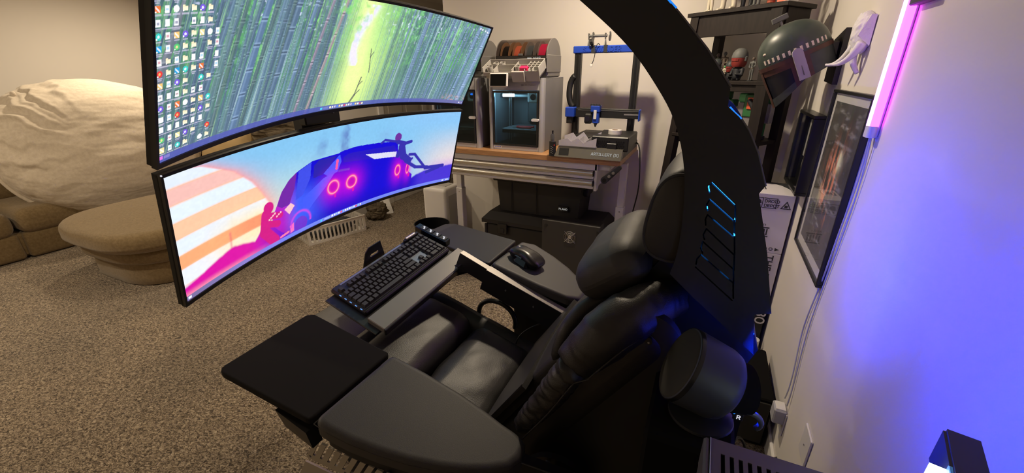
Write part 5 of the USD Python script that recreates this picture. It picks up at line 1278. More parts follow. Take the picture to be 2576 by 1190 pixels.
def row(v, units, u0=0.0):
    u = u0
    for w in units:
        if w < 0: u += -w; continue
        keycap(.008 + u * PX + .0008, v, w * PX - .0016, PY - .0016); u += w
rows = [(0, [1.25, 1.25, 1.25, 6.25, 1.25, 1.25, 1.25, 1.25], None), (1, [2.25] + [1] * 10 + [2.75], None), (2, [1.75] + [1] * 11 + [2.25], None), (3, [1.5] + [1] * 12 + [1.5], None), (4, [1] * 13 + [2], None), (5.3, [1, -1, 1, 1, 1, 1, -.5, 1, 1, 1, 1, -.5, 1, 1, 1, 1], None)]
for r, un, _ in rows: row(.008 + r * PY, un)
for r, un in ((0, [1, 1, 1]), (1, [-1, 1]), (3, [1, 1, 1]), (4, [1, 1, 1]), (5.3, [1, 1, 1])): row(.008 + r * PY, un, 15.25)
for r, un in ((0, [2, 1]), (1, [1, 1, 1]), (2, [1, 1, 1]), (3, [1, 1, 1]), (4, [1, 1, 1]), (5.3, [1, 1, 1, 1])): row(.008 + r * PY, un, 18.6)
for r in (0, 2): keycap(.008 + 21.6 * PX + .0008, .008 + r * PY, PX - .0016, 2 * PY - .0016)
for r in (4,): keycap(.008 + 21.6 * PX + .0008, .008 + r * PY, PX - .0016, PY - .0016)
part(kt, 'status_light', [kb(.001, .012 + .022 * k, -.012, .003, .020 + .022 * k, -.0095, .0004) for k in range(5)], 'bar_side')
hb = thing('usb_hub', 'small black switch box with four white symbols beside the keyboard', 'usb hub', tuple(FL + KU * (KL + .02) + KV * .10 - KN * .02))
part(hb, 'case', kb(KL + .006, .02, -.024, KL + .034, KD + .02, .004, .002), 'black_gloss')
for k in range(4):
    v = .028 + .031 * k
    q = part(hb, 'button', kb(KL + .008, v, .003, KL + .032, v + .026, .0062, .001), 'black_satin')
    part(q, 'symbol', [kb(KL + .013, v + .006, .0058, KL + .019, v + .012, .0066, .0002), kb(KL + .021, v + .010, .0058, KL + .027, v + .018, .0066, .0002), kb(KL + .018, v + .009, .0058, KL + .022, v + .013, .0066, .0002)], 'hub_white')
# ------------------------------------------------------------------ mouse
mc = np.array([-.512, 1.215]); mz = padz(*mc)
ms = thing('computer_mouse', 'black ridged gaming mouse on the far armrest pad', 'mouse', (mc[0], mc[1], mz))
MR = rot('y', .244) @ rot('z', -.25)
v, f = rbox((.066, .036, .020), (.03, .022, .018), 5, 8)
x = v[:, 0] / .066
v[:, 2] = np.where(v[:, 2] > -.01, v[:, 2] * (1.05 - .45 * np.clip(-x, 0, 1) ** 2 - .55 * np.clip(x - .2, 0, 1)) + .004 * (1 - x ** 2), v[:, 2])
v[:, 1] *= 1 - .14 * np.exp(-((x + .15) / .3) ** 2)
mp = lambda m: move(m, MR, (mc[0], mc[1], mz + .021))
part(ms, 'shell', mp((v, f)), 'mouse_black', smooth=True)
for s in (-1, 1):
    part(ms, 'button', mp(hull([(-.066, s * .004, .002), (-.066, s * .027, -.002), (-.012, s * .004, .0235), (-.012, s * .024, .019), (-.064, s * .004, -.006), (-.064, s * .028, -.008), (-.012, s * .004, .012), (-.012, s * .026, .010)])), 'mouse_grey' if s > 0 else 'mouse_black', smooth=30)
part(ms, 'scroll_wheel', mp(cyl((-.042, -.0035, .012), (-.042, .0035, .012), .0095, 16)), 'steel', smooth=40)
part(ms, 'thumb_wing', mp(hull([(-.03, -.034, -.018), (.035, -.036, -.018), (-.02, -.044, -.016), (.025, -.047, -.016), (-.02, -.033, -.002), (.02, -.034, .0)])), 'mouse_black')
part(ms, 'side_button', mp(hull([(-.03, -.033, .004), (.0, -.034, .006), (-.03, -.0355, .0), (.0, -.037, .002), (-.03, -.031, -.002), (.0, -.032, -.001)])), 'mouse_grey')
part(ms, 'ridge', [mp(hull([(-.055 + .02 * k, y - .001, .012 + .004 * k), (-.045 + .02 * k, y - .001, .017 + .004 * k), (-.055 + .02 * k, y + .001, .012 + .004 * k), (-.045 + .02 * k, y + .001, .017 + .004 * k), (-.05 + .02 * k, y, .010)])) for k in range(2) for y in (-.003, .003)], 'steel')

# ------------------------------------------------------------------ speaker beside the arch
sp = thing('desk_speaker', 'round dark desk speaker with blue light tilted on a disc foot beside the arch', 'speaker', (.057, .590, -.519))
sn = np.array([-.905, -.15, .40]); sn /= np.linalg.norm(sn)
sf_ = np.array([.011, .588, -.426])
sz = -sn; sx = np.cross([0, 0, 1.0], sz); sx /= np.linalg.norm(sx); SRM = np.stack([sx, np.cross(sz, sx), sz], 1)
part(sp, 'can', lathe([(0, .002), (.056, .002), (.0605, .004), (.061, .010), (.058, .066), (.054, .078), (.044, .086), (0, .088)], 44, SRM, sf_), 'spk_body', smooth=40)
part(sp, 'front_cloth', lathe([(0, -.0015), (.040, -.001), (.0560, .001), (.0585, .004), (0, .004)], 44, SRM, sf_), 'spk_cloth', smooth=50)
part(sp, 'front_ring', lathe([(.0585, .0035), (.0608, .0035), (.0612, .006), (.0612, .010), (.0605, .0035)], 44, SRM, sf_), 'black_gloss', smooth=40)
part(sp, 'base_disc', lathe([(0, -.519), (.047, -.519), (.049, -.516), (.048, -.512), (.02, -.504), (0, -.502)], 40, None, (.057, .590, 0)), 'black_satin', smooth=35)
part(sp, 'neck', hull(np.vstack([cyl((.057, .592, -.508), (.057, .592, -.503), .018, 16)[0], cyl(sf_ - sn * .05 + (0, 0, -.052), sf_ - sn * .05 + (0, 0, -.047), .02, 16)[0]])), 'black_satin', smooth=35)
bc = sf_ - sn * .089
for q in ((.022, .660, -.436),):
    part(sp, 'side_light', ellipsoid(q, (.010, .004, .012), None, 2), 'side_blue', smooth=True)
rx = np.array([.93, .34, -.10]); rx /= np.linalg.norm(rx); ru = np.cross([0, 0, 1.0], rx); ru /= np.linalg.norm(ru)
RRM = np.stack([ru, np.cross(rx, ru), rx], 1); rb_ = sf_ - sn * .078
part(sp, 'rear_light', lathe([(0, .008), (.030, .0075), (.030, .0095), (0, .0105)], 28, RRM, rb_), 'speaker_blue', smooth=40)
part(sp, 'light_hood', lathe([(.0335, -.005), (.0385, -.005), (.0385, .036), (.0335, .036), (.0335, -.005)], 32, RRM, rb_), 'black_velvet', smooth=40)
part(sp, 'foot_light', cb((.070, .612, -.511), (.096, .618, -.506), .001), 'foot_blue')
cb0 = spline([(.086, .585, -.487), (.105, .584, -.482), (.128, .586, -.484), (.139, .59, -.497), (.136, .594, -.516)], 24)
sc_ = part(sp, 'speaker_cable', tube(cb0, .0046, 10), 'cable_black_soft' if 'cable_black_soft' in M else 'holder_grey', smooth=True)
part(sc_, 'cable_ring', tube([(.101, .5835 + .006 * math.cos(q), -.4825 + .006 * math.sin(q)) for q in np.linspace(0, 2 * math.pi, 20)], .0014, 5, False), 'led_cyan', smooth=True)
tg = part(sp, 'cable_tag', cb((.100, .5805, -.499), (.114, .5825, -.487), .0006), 'black_matte')
part(tg, 'tag_letter', text('R', .007, rot('z', 0) @ FRONT, (.1045, .5802, -.496), bold=True), 'hub_white')
dup(sp, (.057, 1.145, -.519), 'second round desk speaker hidden behind the arch')
# ------------------------------------------------------------------ vented case and light tower near the camera
def vented():
    x0, x1, y0, y1, zt = .056, .345, -.16, .477, -.45
    t = thing('vented_case', 'metal case with long slots in its top, at the bottom right', 'computer case', ((x0 + x1) / 2, (y0 + y1) / 2, FZ))
    poly = sbox(x0 + .008, y0, x1, y1)
    cut = [sbox(x0 + .020 + .0100 * k, y1 - .20, x0 + .0248 + .0100 * k, y1 - .022) for k in range(26)]
    part(t, 'top_panel', extrude(poly.difference(unary_union(cut)), zt - .002, zt, 'xy'), 'vent_case')
    part(t, 'side_edge', cb((x0, y0, zt - .05), (x0 + .008, y1, zt + .0005), .003), 'vent_case')
    part(t, 'edge_highlight', cb((x0 + .0075, y0, zt - .001), (x0 + .0088, y1, zt + .001), .0004), 'steel')
    part(t, 'side_panel', cb((x0 + .001, y0, FZ + .02), (x0 + .006, y1, zt - .05), .001), 'vent_case')
    part(t, 'side_panel', cb((x1 - .005, y0, FZ + .02), (x1, y1, zt - .002), .001), 'vent_case')
    part(t, 'end_panel', cb((x0 + .006, y1 - .005, FZ + .02), (x1 - .005, y1, zt - .002), .001), 'vent_inside')
    part(t, 'end_panel', cb((x0 + .006, y0, FZ + .02), (x1 - .005, y0 + .005, zt - .002), .001), 'vent_inside')
    part(t, 'inner_shelf', cb((x0 + .01, y0 + .01, zt - .09), (x1 - .008, y1 - .008, zt - .08), .001), 'vent_inside')
    part(t, 'inner_fan_frame', [cb((x0 + .03, .40 - .12 * k, zt - .06), (x1 - .02, .41 - .12 * k, zt - .03), .001) for k in range(3)], 'vent_inside')
    for x in (x0 + .02, x1 - .04):
        for y in (y0 + .02, y1 - .05):
            part(t, 'foot', cb((x, y, FZ), (x + .02, y + .03, FZ + .022), .003), 'black_satin')
vented()
def tower():
    t = thing('light_tower', 'black slim light tower with a glowing white edge at the bottom right corner', 'light', (.31, .49, FZ))
    zt = -.40
    d = np.array([-.25, -.97, 0]); d /= np.linalg.norm(d); w = np.array([.97, -.25, 0]); w /= np.linalg.norm(w)
    a = np.array([.310, .556, 0]); W = .031
    P = lambda l, s, z: a + d * l + w * s + np.array([0, 0, z])
    H = lambda l0, l1, s0, s1, z0, z1: hull([P(l, s, z) for l in (l0, l1) for s in (s0, s1) for z in (z0, z1)])
    part(t, 'head', H(0, .20, .003, W, zt - .055, zt), 'black_matte')
    part(t, 'inner_face', H(.0, .20, .0005, .003, zt - .05, zt - .004), 'fig_dark')
    part(t, 'glow_tube', H(.062, .20, -.014, -.0005, zt - .032, zt - .010), 'bar_white')
    part(t, 'glow_bed', H(.062, .20, -.0005, .0029, zt - .034, zt - .004), 'bar_side')
    part(t, 'post', H(.0, .035, .004, W - .002, FZ + .012, zt - .055), 'black_matte')
    part(t, 'foot', H(-.07, .06, -.05, W + .05, FZ, FZ + .012), 'black_matte')
tower()
# ================================================================== the two curved monitors
MW = 1.193
def screen_fn(x, y, z, yaw, tilt, h, Rc, roll):
    Ro, Rt, Ry = rot('x', roll), rot('y', tilt), rot('z', yaw)
    R = Ry @ Rt @ Ro
    def S(u, v, n=0.0):
        """u across (0 left, 1 right), v up (0..1), n out of the glass."""
        u, v, n = np.broadcast_arrays(np.asarray(u, float), np.asarray(v, float), np.asarray(n, float))
        th = (u - .5) * MW / Rc
        a = (Rc - n) * np.sin(th); q = Rc - (Rc - n) * np.cos(th)
        return np.stack([q, a, v * h], -1) @ R.T + np.array([x, y, z])
    return S, R
def grid_quads(nu, nv, flip=False):
    i, j = np.meshgrid(np.arange(nu - 1), np.arange(nv - 1), indexing='ij')
    q = np.stack([i * nv + j, (i + 1) * nv + j, (i + 1) * nv + j + 1, i * nv + j + 1], -1).reshape(-1, 4)
    return q[:, ::-1] if flip else q
def curved_box(S, u0, u1, v0, v1, n0, n1, nu=40):
    us = np.linspace(u0, u1, nu)
    c = [(v0, n0), (v1, n0), (v1, n1), (v0, n1)]
    V = np.stack([S(us, v, n) for v, n in c], 1).reshape(-1, 3)
    i, j = np.meshgrid(np.arange(nu - 1), np.arange(4), indexing='ij')
    q = np.stack([i * 4 + j, i * 4 + (j + 1) % 4, (i + 1) * 4 + (j + 1) % 4, (i + 1) * 4 + j], -1).reshape(-1, 4)
    F = np.vstack([q[:, [0, 1, 2]], q[:, [0, 2, 3]], [[0, 2, 1], [0, 3, 2]], np.array([[0, 1, 2], [0, 2, 3]]) + (nu - 1) * 4])
    t = trimesh.Trimesh(V, F, process=False); t.fix_normals()
    return np.array(t.vertices), np.array(t.faces)
def lin(c): c = np.asarray(c, float) / 255.0; return np.where(c <= .04045, c / 12.92, ((c + .055) / 1.055) ** 2.4)
def monitor(pose, label, us, vs, paint):
    S, R = screen_fn(*pose)
    h = pose[5]
    t = thing('curved_monitor', label, 'monitor', tuple(S(.5, -.04, -.03)))
    U, Vv = np.meshgrid(us, vs, indexing='ij')
    col = paint(U.ravel(), Vv.ravel())
    part(t, 'screen', (S(U, Vv).reshape(-1, 3), grid_quads(len(us), len(vs))), 'screen_print', colors=col)
    bu, bv = .0050, .022
    part(t, 'bezel', curved_box(S, -bu, 1 + bu, -bv - .012, 0, -.008, .003), 'black_satin')
    part(t, 'bezel', curved_box(S, -bu, 1 + bu, 1, 1 + bv, -.008, .003), 'black_satin')
    part(t, 'bezel', curved_box(S, -bu, 0, 0, 1, -.008, .003, 3), 'black_satin')
    part(t, 'bezel', curved_box(S, 1, 1 + bu, 0, 1, -.008, .003, 3), 'black_satin')
    part(t, 'housing', curved_box(S, -bu, 1 + bu, -bv, 1 + bv, -.017, -.004), 'black_matte')
    part(t, 'rear_hump', curved_box(S, .30, .70, .15, .85, -.065, -.017, 16), 'black_matte')
    return t, S, R
def sm(x, a, b): q = np.clip((x - a) / (b - a), 0, 1); return q * q * (3 - 2 * q)
def inpoly(u, v, pts):
    from matplotlib.path import Path
    return Path(pts).contains_points(np.stack([u, v], 1))
def inpoly(u, v, pts):
    p = np.asarray(pts, float); c = np.zeros(len(u), bool); j = len(p) - 1
    for i in range(len(p)):
        (xi, yi), (xj, yj) = p[i], p[j]
        c ^= ((yi > v) != (yj > v)) & (u < (xj - xi) * (v - yi) / (yj - yi + 1e-12) + xi); j = i
    return c
ASP = MW / .334
def seg(u, v, a, b):
    """Distance to a segment in units of the picture's height."""
    px, py = u * ASP, v; ax, ay, bx, by = a[0] * ASP, a[1], b[0] * ASP, b[1]
    t = np.clip(((px - ax) * (bx - ax) + (py - ay) * (by - ay)) / ((bx - ax) ** 2 + (by - ay) ** 2 + 1e-12), 0, 1)
    return np.hypot(px - ax - t * (bx - ax), py - ay - t * (by - ay))
def blend(c, m, col): return c * (1 - m[:, None]) + np.asarray(lin(col)) * m[:, None]
NZ = lambda u, v, su, sv, k, o=3: meshkit.fbm(np.stack([u * su, v * sv, np.full(len(u), .37 * k)], 1), o, k)

def paint_lower(u, v):
    c = np.zeros((len(u), 3)) + lin((128, 190, 232))
    hz = sm(v, .95, .25)
    c = blend(c, hz * sm(u, .72, .25) * .9, (205, 226, 205)); c = blend(c, hz * sm(u, .70, 1.0) * .9, (238, 215, 205))
    c = blend(c, sm(v, .42, .15) * sm(u, .8, .95), (190, 150, 225))
    c = blend(c, sm(v, .7, 1.0) * sm(u, .62, .85) * .6, (140, 190, 240))
    # big striped flag-like bands on the left
    tip = np.interp(v, [0, .17, .25, .36, .48, .61, .72, .86, .98, 1.0], [.17, .200, .212, .222, .235, .214, .192, .148, .078, .05])
    glowm = np.exp(-np.clip(u - tip, 0, 1) / .025)
    c = blend(c, glowm * .85, (255, 150, 140))
    inside = sm(u, tip + .006, tip - .004)
    edges = np.array([.14, .287, .401, .531, .658, .787, .907, 1.1])
    vv = v + u * 1.02 * np.interp(v, [0, 1], [.55, .40])   # the bands droop to the right
    vv = v + .0 * u
    k = np.searchsorted(edges, vv)
    bands = np.array([(225, 235, 255), (232, 236, 250), (246, 170, 120), (226, 236, 252), (244, 196, 160), (224, 236, 250), (240, 188, 180), (222, 232, 248)])
    c = c * (1 - inside[:, None]) + lin(bands[np.clip(k, 0, 7)]) * inside[:, None]
    yel = inside * sm(v, .62, .35) * sm(u, .02, .16) * (NZ(u, v, 30, 6, 4) * .6 + .35)
    c = blend(c, np.clip(yel, 0, .85), (255, 225, 150))
    dusty = inside * ((v > .287) & (v < .401)) * sm(u, .0, .2); c = blend(c, dusty * .7, (235, 110, 90))
    for e in edges[:-1]:
        c = blend(c, np.exp(-((vv - e) / .008) ** 2) * inside * .6, (255, 190, 150))
    # figure silhouettes in the dust
    fog = np.exp(-((seg(u, v, (.125, .20), (.125, .36))) / .012) ** 2) * .5; c = blend(c, fog, (225, 80, 110))
    # smoke
    s = np.clip((NZ(u, v, 28, 4.5, 7, 4) - .48) * 5, 0, 1) * np.exp(-((u - .50 - .03 * (v - .75)) / .022) ** 2) * sm(v, .60, .75)
    s += .5 * np.clip((NZ(u, v, 22, 6, 8, 4) - .5) * 5, 0, 1) * np.exp(-((u - .44) / .05) ** 2 - ((v - .82) / .12) ** 2)
    c = blend(c, np.clip(s, 0, .75), (80, 95, 175))
    c = blend(c, .5 * np.exp(-((u - .655) / .02) ** 2 - ((v - .80) / .06) ** 2) * NZ(u, v, 40, 9, 3), (120, 130, 190))
    # ground
    gtop = np.interp(u, [0, .05, .095, .125, .155, .19, .205, .22, .30, .79, .82, .87, .92, 1.0], [.12, .155, .20, .225, .205, .16, .22, .30, .20, .15, .20, .235, .24, .25])
    gtop = gtop + .02 * (NZ(u, v, 60, 2, 12) - .5)
    g = sm(v, gtop + .015, gtop - .015)
    gc = np.zeros_like(c) + lin((214, 18, 160))
    gc = blend(gc, sm(v, .10, .02) * sm(u, .33, .05), (255, 150, 170)); gc = blend(gc, sm(u, .16, .30), (90, 20, 205)); gc = blend(gc, sm(u, .3, .40), (14, 6, 190)); gc = blend(gc, sm(u, .78, .86), (70, 50, 205))
    c = c * (1 - g[:, None]) + gc * g[:, None]
    lowv = inside * sm(v, .14, .10) * sm(u, .03, .0); c = blend(c, lowv * 0, (230, 238, 255))
    # car body
    car = [(.245, .30), (.262, .41), (.276, .51), (.300, .60), (.331, .66), (.378, .712), (.43, .715), (.471, .712), (.485, .728), (.54, .742), (.632, .725), (.705, .70), (.716, .66), (.722, .52), (.772, .47), (.780, .40), (.782, .26), (.797, .22), (.797, .15), (.70, .03), (.30, .03), (.27, .12), (.25, .20)]
    b = inpoly(u, v, car).astype(float)
    bc = np.zeros_like(c) + lin((12, 4, 205))
    bc = blend(bc, sm(v, .62, .35) * sm(u, .46, .33), (60, 90, 240))
    bc = blend(bc, sm(u, .335, .27), (175, 25, 190)); bc = blend(bc, sm(v, .2, .02) * .3, (0, 0, 150))
    c = c * (1 - b[:, None]) + bc * b[:, None]
    for poly, col in (([(.262, .40), (.278, .52), (.303, .61), (.327, .655), (.318, .50), (.300, .36), (.275, .36)], (110, 35, 160)),
                      ([(.333, .655), (.376, .705), (.372, .55), (.345, .40), (.322, .38)], (60, 75, 225)),
                      ([(.382, .535), (.385, .66), (.40, .700), (.466, .698), (.44, .60), (.415, .54)], (35, 30, 165)),
                      ([(.418, .545), (.478, .70), (.484, .62), (.47, .52), (.44, .49)], (62, 85, 245)),
                      ([(.345, .36), (.42, .50), (.46, .52), (.43, .40), (.36, .20), (.345, .22)], (62, 88, 245)),
                      ([(.492, .60), (.49, .655), (.51, .685), (.70, .655), (.712, .575), (.712, .505)], (30, 22, 185)),
                      ([(.579, .622), (.617, .541), (.713, .508), (.713, .572)], (214, 214, 235)),
                      ([(.284, .33), (.305, .37), (.318, .33), (.30, .26)], (255, 190, 200)),
                      ([(.30, .13), (.314, .15), (.313, .06), (.302, .05)], (255, 110, 190))):
        c = blend(c, inpoly(u, v, poly).astype(float), col)
    wa = np.abs(np.hypot((u - .338) * ASP, v - .12) - .12); c = blend(c, np.exp(-(wa / .012) ** 2) * (v > .10) * .8, (210, 70, 220))
    c = blend(c, (np.hypot((u - .338) * ASP, v - .10) < .08).astype(float) * .7, (120, 30, 190))
    c = blend(c, (seg(u, v, (.466, .56), (.469, .64)) < .016).astype(float), (255, 90, 150))
    c = blend(c, ((np.abs(u - .495) < .022) & (np.abs(v - .515 + (u - .495) * .35) < .012)).astype(float) * .6, (70, 80, 190))
    # round lamps
    for (a, d, r, e) in ((.456, .359, .072, 1.0), (.527, .350, .068, 1.0), (.726, .324, .064, .62), (.773, .315, .063, .40)):
        q = np.hypot((u - a) * ASP / e, v - d)
        c = blend(c, np.clip(np.exp(-(q / .15) ** 2) * .75, 0, 1), (215, 0, 215))
        c = blend(c, (q < r * .85).astype(float) * .8, (190, 0, 170))
        c = blend(c, np.exp(-((q - r) / .018) ** 2), (255, 60, 140)); c = blend(c, np.exp(-((q - r) / .007) ** 2), (255, 170, 190))
        c = blend(c, (seg(u, v, (a + .008, d - r - .045), (a + .008, d - r - .02)) < .012).astype(float) * .8, (230, 20, 150))
    # leaning thin figure on the right, seated figure on the left
    sk = (50, 45, 165)
    c = blend(c, (np.hypot((u - .7145) * ASP, v - .748) < .052).astype(float), (105, 45, 150))
    for a, d, w in (((.642, .715), (.657, .742), .010), ((.657, .742), (.708, .70), .012), ((.715, .69), (.748, .655), .024), ((.748, .655), (.776, .668), .018), ((.735, .62), (.745, .50), .050), ((.745, .50), (.775, .42), .042),
                    ((.775, .50), (.80, .49), .016), ((.80, .49), (.838, .35), .016), ((.76, .42), (.81, .31), .020), ((.79, .44), (.775, .40), .012), ((.81, .31), (.87, .275), .018), ((.838, .35), (.86, .27), .016), ((.86, .265), (.95, .255), .022), ((.87, .20), (.93, .24), .020), ((.735, .62), (.72, .52), .030)):
        c = blend(c, sm(seg(u, v, a, d), w + .006, w), sk)
    for a, d, w in (((.236, .415), (.236, .42), .050), ((.228, .36), (.222, .22), .050), ((.24, .33), (.27, .30), .030), ((.225, .27), (.262, .22), .030), ((.22, .2), (.25, .06), .05)):
        c = blend(c, sm(seg(u, v, a, d), w + .008, w), (205, 25, 130))
    for k in range(7):
        a = (.236 + .006 * k, .30 + .012 * ((k * 5) % 4)); c = blend(c, (np.hypot((u - a[0]) * ASP, v - a[1]) < .010).astype(float), (255, 190, 200))
    c = blend(c, (seg(u, v, (.27, .06), (.295, .075)) < .012).astype(float), (255, 120, 170))
    c *= (.94 + .12 * NZ(u, v, 180, 60, 40, 2))[:, None]
    # task bar
    tb = (v < .040).astype(float)
    c = blend(c, tb * .85, (120, 140, 240)); c = blend(c, tb * sm(u, .30, .0) * .8, (110, 100, 130))
    for k in range(14):
        a = .455 + .0088 * k
        c = blend(c, ((np.abs(u - a) < .0028) & (np.abs(v - .020) < .011)).astype(float), [(255, 255, 255), (235, 240, 255), (180, 210, 255), (250, 250, 250), (255, 90, 110), (150, 200, 255), (245, 235, 220)][k % 7])
    c = blend(c, ((np.abs(u - .412) < .0035) & (np.abs(v - .020) < .012)).astype(float), (80, 200, 255))
    c = blend(c, ((np.abs(u - .435) < .012) & (np.abs(v - .020) < .010)).astype(float) * .5, (200, 215, 255))
    c = blend(c, ((np.abs(u - .972) < .02) & (np.abs(v - .020) < .007) & (NZ(u, v, 400, 2, 50, 1) > .45)).astype(float) * .8, (255, 255, 255))
    c = blend(c, ((np.abs(u - .010) < .004) & (np.abs(v - .022) < .012)).astype(float), (235, 235, 255))
    return np.clip(c, 0, 1)

ICON = [(58, 130, 246), (235, 240, 250), (40, 160, 220), (240, 240, 245), (60, 60, 70), (235, 120, 60), (90, 200, 120), (200, 60, 90), (250, 235, 170), (120, 90, 220), (30, 40, 120), (250, 225, 160), (230, 60, 60), (110, 190, 250), (245, 245, 250), (60, 210, 200), (150, 40, 60), (255, 200, 120)]
def paint_upper(u, v):
    rg = np.random.default_rng(77)
    # forest backdrop: bright clearing a little right of the middle
    lean = u + (.045 * np.clip(.55 - u, -.6, 1)) * (v - .0) * -1.9      # stems fan outwards
    cl = np.exp(-((u - .50 - .03 * np.sin(v * 3)) / .10) ** 2)
    n1 = NZ(u, v, 90, 26, 1, 4); n2 = NZ(u, v, 36, 12, 2, 4)
    c = np.zeros((len(u), 3)) + lin((60, 104, 92))
    c = blend(c, np.clip((n2 - .44) * 4, 0, 1) * sm(v, .05, .55), (88, 168, 84)); c = blend(c, np.clip((n1 - .50) * 5, 0, 1) * sm(v, .25, .9) * .9, (128, 218, 110))
    c = blend(c, np.clip((NZ(u, v, 120, 34, 9, 3) - .60) * 8, 0, 1) * sm(v, .5, .9) * .9, (206, 214, 245))
    c = blend(c, sm(v, .5, .0) * .55, (92, 120, 142))
    c = blend(c, cl * .92, (176, 224, 128)); c = blend(c, cl ** 3 * sm(v, .9, .2) * .8, (214, 232, 130))
    # thin stems then thicker ones
    def stems(n, wmin, wmax, cols, op, lo=-.08, hi=1.08, skip=.05):
        nonlocal c
        for k in range(n):
            b = rg.uniform(lo, hi); w = rg.uniform(wmin, wmax); o = rg.uniform(.75, 1.0) * op
            if abs(b - .505) < skip + .06 * rg.random(): continue
            slope = np.interp(b, [0, .12, .25, .40, .5, .6, .8, 1.0], [.085, .075, .060, .045, .03, .028, .032, .038]) * rg.uniform(.75, 1.2)
            x = b + slope * v
            d = np.abs(u - x)
            near = d < w * 1.3
            if not near.any(): continue
            m = np.zeros(len(u)); m[near] = sm(d[near], w, w * .75) * o
            col = np.array(cols[rg.integers(len(cols))], float)
            fade = 1 - .55 * math.exp(-((b - .505) / .14) ** 2)
            c = blend(c, m * fade, col)
            h = np.zeros(len(u)); h[near] = np.exp(-((u[near] - x[near] + w * .35) / (w * .28)) ** 2) * o * .55 * fade
            c = blend(c, h, np.clip(col + 45, 0, 255))
            if w > .0026:
                step = rg.uniform(.13, .20); ph = rg.random()
                r = np.abs(((v + ph * step) % step) - step / 2); on = near & (d < w)
                mm = np.zeros(len(u)); mm[on] = np.exp(-(r[on] / .0045) ** 2) * .5
                c = blend(c, mm * fade, np.clip(col * .55, 0, 255))
                mm2 = np.zeros(len(u)); mm2[on] = np.exp(-((r[on] - .010) / .004) ** 2) * .5
                c = blend(c, mm2 * fade, np.clip(col + 60, 0, 255))
    dark = [(52, 74, 98), (66, 92, 112), (78, 106, 128), (84, 118, 116), (60, 86, 84)]
    stems(330, .0007, .0018, [(96, 138, 134), (120, 158, 150), (70, 104, 104), (132, 172, 128), (98, 128, 152)], .8, skip=.02)
    stems(90, .0016, .0028, dark + [(140, 165, 175)], .9)
    stems(36, .0030, .0060, dark, .95, .03, .40); stems(22, .0026, .0048, [(92, 118, 148), (104, 134, 160), (80, 106, 132)], .95, .62, 1.02)
    for b, w, sl, col in ((-.060, .009, .125, (118, 126, 128)), (-.012, .0035, .075, (70, 120, 80)), (.155, .0085, .075, (76, 104, 136)), (.235, .0085, .070, (70, 96, 120)), (.285, .006, .065, (86, 112, 140)), (.325, .0045, .07, (122, 112, 128)), (.362, .0045, .075, (140, 126, 128)), (.965, .0075, .03, (112, 138, 172)), (.925, .006, .03, (98, 126, 156))):
        x = b + sl * v; d = np.abs(u - x); m = sm(d, w, w * .8)
        c = blend(c, m, col); c = blend(c, np.exp(-((u - x + w * .4) / (w * .3)) ** 2) * .6 * m, np.clip(np.array(col) + 40, 0, 255))
        r = np.abs(((v + b * 3) % .17) - .085); c = blend(c, np.exp(-(r / .005) ** 2) * m * .7, np.array(col) * .45); c = blend(c, np.exp(-((r - .012) / .005) ** 2) * m * .6, np.clip(np.array(col) + 70, 0, 255))
    # open sky and light falling through the clearing
    c = blend(c, np.clip(np.exp(-((u - .498 - .018 * (v - .3)) / .030) ** 2) * 1.1 * sm(v, .0, .3), 0, .8), (226, 240, 150))
    sky = np.clip((NZ(u, v, 60, 12, 60, 3) - .36) * 6, 0, 1) * np.exp(-((u - .507 - .025 * np.sin(v * 7 + .5)) / .014) ** 2) * ((v > .42) & (v < .97))
    c = blend(c, np.clip(sky * 1.3, 0, 1), (222, 215, 246))
    c = blend(c, np.clip((NZ(u, v, 70, 20, 61, 4) - .47) * 5, 0, 1) * np.exp(-((u - .47) / .05) ** 2) * sm(v, .55, .9), (120, 205, 90))
    for a, d, w in (((.505, .02), (.522, .12), .010), ((.522, .12), (.533, .30), .006), ((.522, .12), (.537, .17), .004), ((.528, .22), (.540, .26), .0035), ((.556, .35), (.545, .58), .004), ((.548, .50), (.556, .55), .003)):
        c = blend(c, sm(seg(u, v, a, d), w + .003, w) * .85, (74, 72, 66))
    c = blend(c, np.clip((NZ(u, v, 160, 40, 70, 2) - .5) * 5, 0, 1) * sm(v, .16, .04) * sm(u, .86, .93) * .8, (190, 150, 140))
    left = sm(u, .16, .02); c = blend(c, left * .42, (40, 52, 84))
    c = c * 1.10 + np.array([.030, .036, .055])
    c *= (.90 + .2 * NZ(u, v, 240, 80, 71, 2))[:, None]
    # task bar
    tb = (v < .045).astype(float); c = blend(c, tb * .9, (84, 92, 176)); c = blend(c, tb * sm(u, .7, .95) * .6, (120, 118, 160))
    for k in range(15):
        a = .445 + .0082 * k
        c = blend(c, ((np.abs(u - a) < .0027) & (np.abs(v - .022) < .010)).astype(float), [(255, 240, 200), (240, 240, 250), (200, 190, 235), (90, 140, 250), (250, 220, 150), (250, 250, 250), (225, 80, 120)][k % 7])
    c = blend(c, ((np.abs(u - .416) < .0035) & (np.abs(v - .022) < .011)).astype(float), (80, 210, 255))
    c = blend(c, ((np.abs(u - .430) < .009) & (np.abs(v - .022) < .009)).astype(float) * .5, (130, 140, 220))
    c = blend(c, ((np.abs(u - .985) < .010) & (np.abs(v - .020) < .007) & (NZ(u, v, 400, 3, 72, 1) > .45)).astype(float), (235, 235, 255))
    c = blend(c, ((np.abs(u - .0055) < .0032) & (np.abs(v - .030) < .012)).astype(float), (225, 120, 225)); c = blend(c, ((np.abs(u - .0165) < .006) & (np.abs(v - .030) < .010)).astype(float) * .5, (160, 150, 220))
    # desktop icons with two short label lines each
    rows = [.957, .890, .822, .755, .690, .620, .556, .488, .418, .351, .284, .217, .150, .080]
